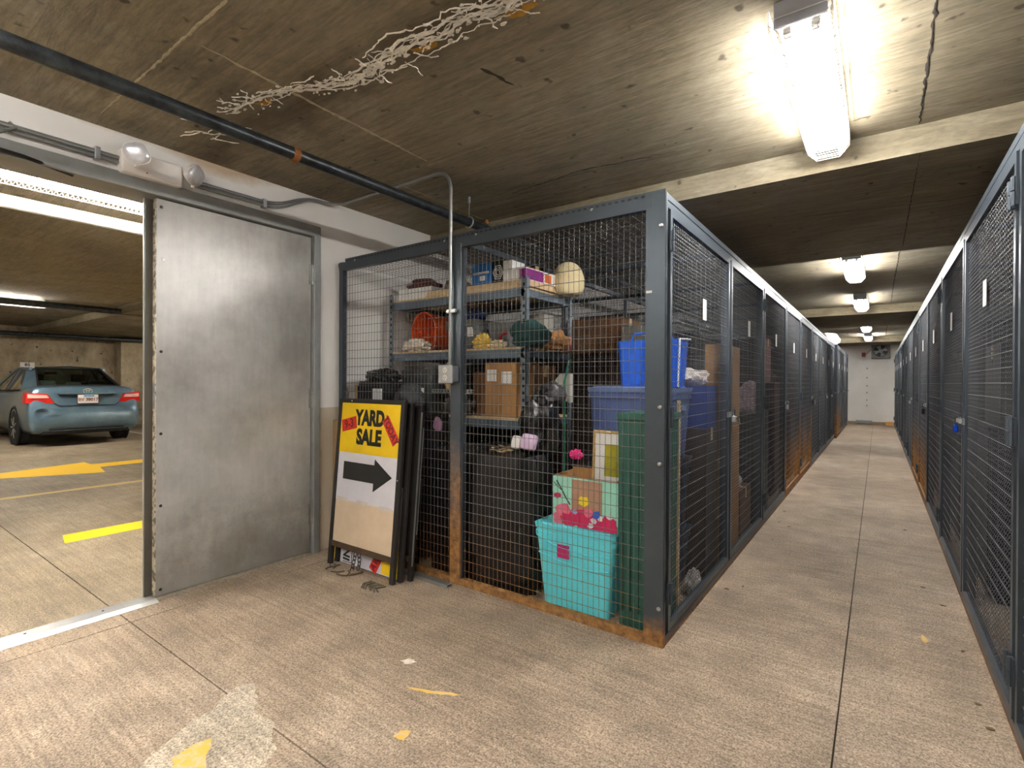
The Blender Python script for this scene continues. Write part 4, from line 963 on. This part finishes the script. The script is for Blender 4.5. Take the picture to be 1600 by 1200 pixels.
for k in range(3): MB().tube([(.045 * (1 - k * .3) * math.cos(a), -.086, .085 + .055 * (1 - k * .3) * math.sin(a)) for a in [2 * math.pi * j / 6 for j in range(7)]], .004, 4).build('print', 'paper', c)
carton('product_box', 'white upright box next to the patterned box', (-2.205, 2.96, ZT), (-2.13, 3.12, 2.17), 'paper', tape=False, cat='box')
carton('cardboard_box', 'brown box lying behind the white upright box', (-2.46, 3.19, ZT), (-2.15, 3.45, 2.19), 'cardboard_d')
c = carton('long_box', 'long white and purple box on the front corner of the top shelf', (-2.12, 2.95, ZT), (-1.985, 3.40, 2.10), 'paper', tape=False, cat='box', rz=-.06)
MB().box((.01, -.2265, .005), (.0685, -.2235, .078)).box((.0655, -.22, .005), (.069, -.02, .078)).build('print', col('purple_print', 128, 30, 118), c)
MB().box((.066, .0, .01), (.0695, .08, .07)).build('print', col('orange_print', 214, 104, 40), c)
bag('cream_cushion', 'cream rounded cushion at the rear corner of the top shelf', (-1.93, 3.42, 1.965), (.12, .13, .14), col('cream_fabric', 236, 218, 172, .8), .06, 2, 2, 'cushion', crease=.03)
# second shelf
bk = thing('bucket', 'orange bucket lying on its side on the second shelf', 'bucket', (-3.06, 3.02, Z2 + .165), rot=(math.pi / 2 + .02, 0, -.12))
M['orangeplastic'] = col('orange_plastic', 226, 86, 26, .35)
MB().lathe([(.125, -.34), (.13, -.34), (.158, 0), (.165, .0), (.165, .018), (.155, .018), (.122, -.325), (0, -.325)], (0, 0, 0), (0, 0, 1), 28, False).build('pail', 'orangeplastic', bk, True)
MB().tube([(.165 * math.cos(a), -.02 + .165 * math.sin(a) * .9 - .02, .02 + .015 * math.sin(a)) for a in [math.pi + k * math.pi / 12 for k in range(13)]], .004, 5).build('bail_handle', 'zinc', bk, True)
bag('paper_bundle', 'white and tan crumpled paper spilling from the orange bucket', (-3.10, 2.96, Z2), (.15, .06, .055), col('crumpled_white', 226, 214, 196, .8), .25, 6, 5, 'paper')
carton('cardboard_box', 'pale brown box behind the orange bucket', (-3.30, 3.39, Z2), (-2.95, 3.52, 1.86), 'cardboard')
tote('storage_tote', 'grey lidded tote with white label on the second shelf', (-2.76, 2.93, Z2), (-2.44, 3.30, 1.775), col('grey_tote', 92, 96, 96, .5), badge=(.10, .13, .05, .07, 'paper'))
bag('blue_cloth', 'navy blue folded cloth on top of the grey tote', (-2.66, 3.08, 1.776), (.17, .12, .05), col('navy_cloth', 34, 62, 118, .8), .2, 4, 6, 'cloth')
tote('storage_tote', 'translucent grey bin behind the yellow cloth', (-2.43, 3.02, Z2), (-2.10, 3.40, 1.74), col('pale_grey_bin', 120, 122, 124, .5), lid=False)
bag('yellow_cloth', 'bright yellow cloth hanging over the second shelf edge', (-2.37, 2.925, Z2), (.075, .03, .055), col('yellow_cloth', 228, 190, 84, .8), .35, 6, 7, 'cloth', crease=.3)
bag('cream_cloth', 'cream cloth beside the yellow cloth', (-2.24, 2.94, Z2), (.07, .03, .03), col('cream_cloth', 226, 210, 176, .8), .25, 6, 8, 'cloth')
tag(MB().tube([(-2.17 + .06 * math.cos(a), 2.95, Z2 + .05 + .055 * math.sin(a)) for a in [k * math.pi / 10 for k in range(0, 14)]], .012, 8).build('red_strap', col('red_rubber', 178, 28, 34), None, True), 'red looped strap on the second shelf', 'strap')
bag('grey_pouch', 'grey striped pouch leaning on the teal bag', (-2.10, 2.95, Z2), (.045, .03, .085), col('grey_stripe', 140, 140, 146, .8), .15, 5, 9)
bag('teal_bag', 'dark teal fabric bag at the corner of the second shelf', (-1.97, 2.96, Z2), (.15, .10, .10), col('dark_teal', 34, 72, 70, .8), .14, 4, 10, crease=.2)
bag('tan_plush', 'tan plush bundle beside the teal bag', (-1.98, 3.30, Z2), (.11, .13, .075), col('tan_plush', 190, 140, 88, .9), .2, 5, 11, 'bundle')
tag(MB().lathe([(.035, 0), (.037, .004), (.037, .10), (.033, .105), (.033, .108)], (-1.985, 3.50, Z2), n=16).build('tin_can', col('red_white_tin', 206, 120, 116), None, True), 'red and white tin at the rear of the second shelf', 'tin')
carton('grey_box', 'pale grey box at the rear of the second shelf', (-2.35, 3.38, Z2), (-2.12, 3.52, 1.83), col('pale_grey_card', 168, 164, 152), tape=False, cat='box')
# third shelf
tote('storage_tote', 'dark grey tote with tilted lid and label on the third shelf', (-3.20, 2.86, Z3), (-2.84, 3.2, 1.40), col('dark_grey_tote', 72, 76, 76, .45), badge=(.06, .17, .08, .065, 'paper'))
bag('paper_bag', 'tan paper bag hanging beside the dark grey tote', (-2.66, 2.95, 1.19), (.09, .06, .16), col('kraft_paper', 196, 166, 122, .8), .15, 5, 12, crease=.2)
carton('cardboard_box', 'brown box behind the outlet box on the third shelf', (-2.52, 3.0, Z3), (-2.36, 3.3, 1.37), 'cardboard_d')
carton('cardboard_box', 'plain brown box with two white labels on the third shelf', (-2.34, 2.925, Z3), (-2.06, 3.22, 1.435), 'cardboard', labels=((-.08, .30, .085, .085), (.055, .285, .09, .085)))
carton('cardboard_box', 'dark brown box squeezed beside the labelled box', (-2.05, 3.05, Z3), (-1.995, 3.35, 1.42), 'cardboard_d')
sb = thing('slotted_bar', 'white slotted bar across the third shelf', 'bar', (-2.64, 2.885, 1.215))
MB().box((-.20, -.006, 0), (.22, .006, .028)).build('bar', 'zinc', sb)
MB().box((-.18, -.0068, .008), (-.17, -.006, .02)).build('slot', 'black', sb)
for k in range(1, 14): sub('slot', bpy.data.objects[sb.children[1].name].data, sb, (.03 * k, 0, 0))
bag('grey_bundle', 'grey cloth bundle under the slotted bar', (-2.62, 2.95, 1.05), (.14, .05, .085), col('grey_cloth', 96, 90, 86, .9), .2, 5, 13, 'cloth')
# left front of the locker
cb = thing('black_cabinet', 'low black cabinet behind the yard sale sign', 'cabinet', (-3.0, 2.52, 0))
MB().rbox((-.38, 0, .04), (.36, .32, 1.03), .008).build('carcass', 'blackcloth', cb); MB().rbox((-.39, -.01, 1.03), (.37, .33, 1.06), .006).build('top', 'black', cb)
for s in (-1, 1): MB().box((-.01 + s * .185 - .175, -.012, .08), (-.01 + s * .185 + .175, 0, 1.0)).build('door', 'black', cb)
for sx in (-.34, .32):
    for sy in (.03, .29): MB().box((sx - .02, sy - .02, 0), (sx + .02, sy + .02, .04)).build('foot', 'black', cb)
t = tote('crate', 'black folding crate on the cabinet', (-3.34, 2.55, 1.06), (-3.05, 2.80, 1.30), 'black', lid=False, k=.97, cat='crate')
for k in range(6): MB().box((-.13 + k * .046, -.128, .05), (-.10 + k * .046, -.122, .20)).build('slot', 'blackcloth', t)
bag('black_bag', 'black glossy bag on top of the crate', (-3.18, 2.68, 1.27), (.16, .12, .07), 'blackplastic', .2, 6, 14, crease=.3)
tag(MB().rbox((-3.115, 2.525, 1.06), (-3.02, 2.54, 1.245), .002).build('white_card', 'paper'), 'white card standing in front of the crate', 'card')
bag('grey_duffel', 'dark grey bag right of the white card', (-2.87, 2.67, 1.06), (.13, .09, .12), col('charcoal_fabric', 62, 64, 68, .7), .15, 4, 15, crease=.2)
tag(MB().rbox((-3.425, 2.60, 0), (-3.395, 2.66, 1.27), .004).build('wood_post', col('tan_wood', 158, 128, 84, .7)), 'tan wooden post standing by the wall in the corner locker', 'post')
# black covered pile in the middle
tp = thing('covered_pile', 'large pile draped in black plastic sheeting', 'covered pile', (-2.12, 2.70, 0))
g = MB(); nx, nz = 46, 30
def drape(u, v):
    """rounded box wrapped with folds"""
    a = u * 2 * math.pi; ca, sa = math.cos(a), math.sin(a); e = (abs(ca) ** 5 + abs(sa) ** 5) ** (-.2)
    top = max(0, (v - .72) / .28); r = 1 - top ** 2.2; z = min(.84, v / .72 * .80) + .05 * (1 - r) * 1.0
    fold = .022 * math.sin(a * 13 + 2 * math.sin(z * 4)) * (1 - top) + .03 * noise.noise(Vector((a * 2, z * 5, 0)))
    return ((.41 * e * ca * r + fold * ca), (.19 * e * sa * r + fold * sa * .6), max(0, z + .05 * noise.noise(Vector((ca * 3 * r, sa * 3 * r, 4))) * top))
g.rings([[drape(i / nx, j / nz) for i in range(nx)] for j in range(nz + 1)], True)
g.build('sheeting', 'blackplastic', tp, True)
MB().box((-.37, -.15, 0), (.37, .15, .76)).build('crate_below', 'black', tp)
bag('trash_bag', 'black crumpled trash bag on the covered pile', (-1.76, 2.78, .86), (.13, .13, .20), 'blackplastic', .2, 5, 16, crease=.35, knot=True)
bag('grey_plastic_bag', 'grey shiny plastic bag top poking up behind the mesh', (-1.72, 2.84, 1.15), (.10, .08, .08), col('grey_film', 60, 58, 62, .35), .14, 5, 17, crease=.25)
sp_ = thing('snack_packet', 'white and lilac packet resting against the trash bag', 'packet', (-1.79, 2.61, .885), rot=(-.25, .12, .1))
MB().rbox((-.02, -.02, 0), (.085, .025, .10), .018).build('wrapper', col('lilac_packet', 206, 178, 206, .35), sp_, True); MB().rbox((-.085, -.018, -.01), (-.018, .02, .075), .016).build('white_end', 'paper', sp_, True)
bag('crumpled_packet', 'crumpled lilac wrapper caught behind the cage mesh near the signs', (-2.42, 2.51, .97), (.04, .015, .05), col('lilac_foil', 150, 110, 140, .35), .12, 4, 19, 'wrapper', crease=.1)
lv = thing('dry_leaves', 'dry tan leaf litter on the covered pile', 'leaves', (-1.96, 2.60, .845)); rr = random.Random(3)
for k in range(9):
    x, y = rr.uniform(-.09, .10), rr.uniform(-.03, .05); a = rr.uniform(0, 6.28); q = Matrix.Translation((x, y, .012 + .004 * k)) @ Matrix.Rotation(a, 4, 'Z') @ Matrix.Rotation(rr.uniform(-.5, .5), 4, 'X')
    m = MB().prism([(-.035, 0), (-.012, .014), (.02, .010), (.038, 0), (.018, -.012), (-.015, -.010)], lambda u, v: tuple(q @ Vector((u, v, 0))), lambda u, v: tuple(q @ Vector((u, v, .0015)))); m.build('leaf', col('dry_leaf_tan', 214, 188, 140, .8), lv)
bag('pink_bow', 'hot pink ball of ribbon beside the picture frame', (-1.44, 2.66, .85), (.035, .03, .03), col('hot_pink', 226, 20, 120, .5), .3, 6, 20, 'ribbon')
tag(MB().tube([(-1.70, 2.96, .0), (-1.70, 2.97, .9), (-1.705, 2.98, 1.30), (-1.685, 2.98, 1.40), (-1.66, 2.98, 1.45)], .008, 8).build('garden_stake', col('green_stake', 40, 112, 84), None, True), 'thin green garden stake bent at the top', 'stake')
tag(MB().prism([(-.06, 0), (.08, -.04), (.08, .16), (.0, .16), (-.05, .10)], lambda a, b: (-1.80 + a, 3.08, 1.20 + b), lambda a, b: (-1.80 + a, 3.12, 1.20 + b)).build('cut_sheet', col('pale_panel', 176, 172, 164)), 'pale grey cut panel right of the shelving post', 'panel')
# turquoise tote, floral box, picture
M['turq'] = plain('turquoise_plastic', (108, 226, 238), .35, 0, .05)
tq = tote('storage_tote', 'turquoise lidded tote with magenta label in the front corner', (-1.665, 2.535, .0), (-1.135, 2.93, .475), 'turq', k=.84, badge=(-.06, .33, .075, .075, col('magenta_label', 196, 30, 110)))
MB().tube([(-.235, -.192, .40), (-.12, -.187, .355), (.1, -.187, .335), (.24, -.192, .35)], .006, 6).tube([(-.225, -.186, .30), (-.1, -.183, .27), (.08, -.181, .25), (.225, -.186, .27)], .005, 6).build('moulded_ridge', 'turq', tq, True)
M['mint'] = plain('mint_card', (158, 222, 200), .6, 0, .05); M['magenta'] = plain('magenta_print', (204, 22, 86), .6, 0, .15); M['rose'] = plain('rose_print', (222, 110, 134), .6, 0, .1)
fb = thing('floral_box', 'open mint box with pink flower print holding a framed picture', 'box', (-1.345, 2.70, .476), .0)
MB().box((-.205, -.12, 0), (.205, -.112, .275)).box((-.205, .112, 0), (.205, .12, .275)).box((-.205, -.112, 0), (-.197, .112, .275)).box((.197, -.112, 0), (.205, .112, .275)).box((-.197, -.112, 0), (.197, .112, .006)).build('carton', 'mint', fb)
MB().box((-.196, .104, .02), (.196, .1118, .30)).box((-.196, -.1115, .02), (-.190, .104, .285)).box((.190, -.1115, .02), (.196, .104, .285)).box((-.19, -.1115, .02), (.19, -.106, .278)).build('liner', 'cardboard', fb)
MB().box((-.08, -.1215, .07), (.11, -.1195, .268)).build('window', col('tan_window', 172, 132, 106, .35), fb)
PN = [0]
def petal(cx, cz, r, mt, seed, n=12, nm='flower_print'):
    rr = random.Random(seed); pts = []
    for k in range(n):
        a = 2 * math.pi * k / n; q = r * (1 + .25 * rr.uniform(-1, 1)); pts.append((min(.203, max(-.203, cx + q * math.cos(a))), max(.002, cz + q * math.sin(a) * .8)))
    PN[0] += 1; yq = -.1222 - .00025 * PN[0]
    MB().prism(pts, lambda a, b: (a, yq, b), lambda a, b: (a, -.1205, b)).build(nm, mt, fb)
petal(-.04, .05, .07, 'magenta', 1); petal(.07, .035, .075, 'magenta', 2); petal(.15, .05, .05, 'magenta', 3); petal(-.13, .09, .05, 'rose', 4); petal(-.16, .03, .045, 'rose', 5); petal(-.175, .165, .022, 'magenta', 6); petal(.14, .03, .04, 'magenta', 10); petal(-.09, .035, .05, 'magenta', 12); petal(.0, .03, .06, 'magenta', 13); petal(.17, .02, .04, 'magenta', 14); petal(-.12, .045, .03, 'magenta', 15)
for k, (x, z) in enumerate(((.06, .05), (.10, .07), (.155, .085), (.04, .02))): petal(x, z, .018, 'paper', 20 + k, 7)
petal(.0, .15, .04, col('bright_yellow', 236, 214, 40), 7); petal(.075, .085, .030, col('strong_blue', 34, 94, 200), 8, 6); petal(-.06, .085, .02, col('pale_blue', 150, 176, 214), 9, 6); petal(.03, .09, .03, 'rose', 11)
MB().tube([(-.18, -.122, .25), (-.15, -.122, .21), (-.12, -.122, .16), (-.09, -.122, .12)], .003, 4).tube([(-.2, -.122, .24), (-.15, -.122, .2)], .002, 4).build('branch_print', 'black', fb)
pf = thing('picture_frame', 'gilt framed picture with white mat and olive print standing in the floral box', 'picture', (-1.295, 2.775, .483), rot=(-.06, 0, 0))
M['gilt'] = plain('gilt_wood', (204, 170, 104), .45, .2, .25, 60)
for a, b in (((-.11, 0, 0), (-.092, .016, .53)), ((.092, 0, 0), (.11, .016, .53)), ((-.092, 0, .512), (.092, .016, .53)), ((-.092, 0, 0), (.092, .016, .018))): MB().rbox(a, b, .003).build('moulding', 'gilt', pf)
MB().box((-.092, .005, .018), (.092, .013, .512)).build('mat', 'paper', pf); MB().box((-.03, .003, .26), (.085, .005, .45)).build('print', plain('olive_print', (166, 158, 20), .7, 0, .3, 14), pf)
# dark green bin at the corner post
M['dkgreen'] = plain('dark_green_plastic', (40, 88, 76), .5, 0, .12)
gb = thing('green_bin', 'tall dark green rectangular bin behind the corner post', 'bin', (-1.01, 2.68, 0))
MB().taper((-.115, -.15, 0), (.115, .16, 1.10), .93, .015).build('tub', 'dkgreen', gb, True); MB().rbox((-.122, -.158, 1.10), (.122, .168, 1.14), .008).build('lid', 'dkgreen', gb)
for k in range(5): MB().box((-.09 + k * .045 - .006, -.151 + .001 * 0, .10), (-.09 + k * .045 + .006, -.138, 1.06)).build('rib', 'dkgreen', gb)
# blue totes stacked at the rear right, blue bag on top
M['bluetote'] = plain('slate_blue_tote', (74, 92, 142), .45, 0, .08); M['bluelid'] = plain('pale_blue_lid', (110, 130, 176), .45, 0, .06)
for k, (z0, z1) in enumerate(((0, .38), (.381, .83), (.831, 1.275))):
    tote('storage_tote', ('dark tote at the bottom of the rear stack', 'dark tote in the middle of the rear stack', 'slate blue tote with pale lid under the blue shopping bag')[k], (-1.56, 3.0, z0), (-.98, 3.42, z1), 'bluetote' if k == 2 else col('navy_tote', 30, 36, 58, .5), 'bluelid' if k == 2 else None, .9)
sbag = thing('shopping_bag', 'bright blue woven shopping bag with white edging on the tote stack', 'bag', (-1.17, 3.16, 1.276))
M['ikblue'] = plain('bright_blue_woven', (8, 92, 214), .4, 0, .12, 20)
MB().taper((-.20, -.10, 0), (.20, .12, .29), .9, .03).build('sack', 'ikblue', sbag, True)
MB().tube([(.0, -.105, .0), (.005, -.108, .15), (.0, -.106, .29)], .006, 5).build('edging', 'paper', sbag, True)
MB().tube([(.195, -.09, .0), (.205, -.10, .29), (.205, .11, .30)], .006, 5).build('edging', 'paper', sbag, True)
for y in (-.1, .12): MB().tube([(-.1, y, .28), (-.08, y, .33), (.08, y, .335), (.1, y, .28)], .007, 5).build('strap', 'ikblue', sbag, True)
carton('plastic_crate', 'royal blue box seen through the first left door', (-1.22, 3.46, 1.0), (-.91, 3.70, 1.28), col('royal_blue', 22, 50, 120), tape=False, cat='box')
carton('cardboard_box', 'dark box under the royal blue box', (-1.25, 3.45, 0), (-.91, 3.71, .995), col('dark_box_brown', 58, 46, 38))
bag('white_bag', 'white and grey bag on the royal blue box', (-1.06, 3.58, 1.285), (.13, .10, .06), col('white_film', 206, 200, 196, .5), .2, 5, 21, crease=.2)
tag(MB().tube([(-.93, 2.93, .0), (-.93, 2.94, 1.20)], .012, 8).build('wood_pole', col('pale_pole', 186, 166, 130, .7), None, True), 'pale thin pole standing just inside the first left door', 'pole')
bag('grey_shoe_bag', 'pale grey bundle low behind the first left door', (-.925, 3.22, .0), (.04, .08, .08), col('pale_bundle', 170, 164, 158, .8), .2, 5, 22, 'bundle')

# ------------------------------------------------------------------ goods in the other lockers, dim behind the mesh
carton('tall_carton', 'tall tan cardboard carton right behind the second left door', (-1.03, 3.86, 0), (-.905, 4.40, 1.58), 'cardboard')
bag('white_bag', 'small white bundle low in the second left locker', (-.99, 4.56, .42), (.07, .08, .07), 'white_film' in M and M['white_film'] or 'paper', .2, 5, 23, 'bundle')
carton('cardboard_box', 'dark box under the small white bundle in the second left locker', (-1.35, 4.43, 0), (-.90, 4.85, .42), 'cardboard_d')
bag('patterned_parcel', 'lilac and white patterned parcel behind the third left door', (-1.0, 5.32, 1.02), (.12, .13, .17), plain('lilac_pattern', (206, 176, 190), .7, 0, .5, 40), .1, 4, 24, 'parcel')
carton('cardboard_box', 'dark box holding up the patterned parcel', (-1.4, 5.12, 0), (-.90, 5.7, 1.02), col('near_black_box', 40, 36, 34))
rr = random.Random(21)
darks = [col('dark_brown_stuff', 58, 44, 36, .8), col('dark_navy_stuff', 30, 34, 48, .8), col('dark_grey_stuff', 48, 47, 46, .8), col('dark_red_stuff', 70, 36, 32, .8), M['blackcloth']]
def cabinet(label, a, b, mat, group):
    t = thing('stored_cabinet', label, 'cabinet', ((a[0] + b[0]) / 2, (a[1] + b[1]) / 2, a[2]), 0, group); hx, hy, h = (b[0] - a[0]) / 2, (b[1] - a[1]) / 2, b[2] - a[2]
    MB().rbox((-hx, -hy, .05), (hx, hy, h - .03), .006).build('carcass', mat, t); MB().rbox((-hx - .01, -hy - .01, h - .03), (hx + .01, hy + .01, h), .006).build('top', mat, t); MB().box((-hx + .03, -hy + .03, 0), (hx - .03, hy - .03, .05)).build('plinth', mat, t)
    for s in (-1, 1): MB().box((s * hx - .006, -hy + .02, .1), (s * hx + .006, hy - .02, h - .06)).build('door', mat, t)
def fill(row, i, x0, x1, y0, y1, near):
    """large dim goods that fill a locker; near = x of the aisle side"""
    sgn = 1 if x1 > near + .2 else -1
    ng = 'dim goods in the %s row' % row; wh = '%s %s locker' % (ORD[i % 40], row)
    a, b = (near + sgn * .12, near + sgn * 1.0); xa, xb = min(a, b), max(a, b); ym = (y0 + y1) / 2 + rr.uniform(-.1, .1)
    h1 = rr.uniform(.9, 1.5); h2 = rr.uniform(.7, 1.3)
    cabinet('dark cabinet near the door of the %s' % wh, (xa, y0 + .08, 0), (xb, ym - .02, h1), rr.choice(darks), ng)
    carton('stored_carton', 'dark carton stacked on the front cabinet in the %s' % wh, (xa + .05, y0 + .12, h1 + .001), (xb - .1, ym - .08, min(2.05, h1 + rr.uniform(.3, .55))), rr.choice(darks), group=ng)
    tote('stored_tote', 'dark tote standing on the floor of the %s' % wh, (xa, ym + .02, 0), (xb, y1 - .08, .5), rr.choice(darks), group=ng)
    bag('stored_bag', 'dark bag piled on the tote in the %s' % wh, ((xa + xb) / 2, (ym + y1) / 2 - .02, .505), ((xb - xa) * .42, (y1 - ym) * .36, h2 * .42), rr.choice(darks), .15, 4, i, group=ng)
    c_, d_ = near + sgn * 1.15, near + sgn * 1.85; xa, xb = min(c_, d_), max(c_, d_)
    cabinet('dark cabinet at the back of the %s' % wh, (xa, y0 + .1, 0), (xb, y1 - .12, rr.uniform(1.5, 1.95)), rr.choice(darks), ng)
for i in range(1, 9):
    if i == 1:
        cabinet('dark cabinet at the back of the second left locker', (-3.3, 3.9, 0), (-1.5, 4.9, 1.55), darks[0], None)
        carton('cardboard_box', 'brown box on the cabinet in the second left locker', (-2.3, 4.0, 1.552), (-1.75, 4.4, 1.85), 'cardboard_d')
        carton('cardboard_box', 'white box on the cabinet in the second left locker', (-1.72, 3.95, 1.552), (-1.5, 4.3, 1.76), col('dull_white_card', 170, 164, 152))
    elif i == 2:
        cabinet('dark cabinet at the back of the third left locker', (-3.3, 5.15, 0), (-1.5, 6.3, 1.8), darks[1], None)
        bag('dark_sack', 'dark sack beside the patterned parcel', (-1.15, 5.98, 0), (.24, .22, .5), darks[4], .15, 4, 31)
    else: fill('left', i, XW, XC, LY[i], LY[i + 1], XC)
wp = thing('lattice_panel', 'white upright panel inside the second right locker', 'panel', (0.80, 2.78, .86))
MB().rbox((-.02, -.10, 0), (.02, .13, .62), .006).build('panel', 'paper', wp); MB().rbox((-.03, -.11, -.86), (.03, .14, 0), .006).build('stand', darks[0], wp)
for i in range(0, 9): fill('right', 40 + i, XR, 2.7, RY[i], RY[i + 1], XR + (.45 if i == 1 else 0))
tg = bag('white_bag', 'white plastic bag lying on top of the left row near the far end', (-1.05, 14.6, HC + .002), (.30, .5, .16), col('bright_white_film', 240, 238, 236, .5), .15, 4, 33)
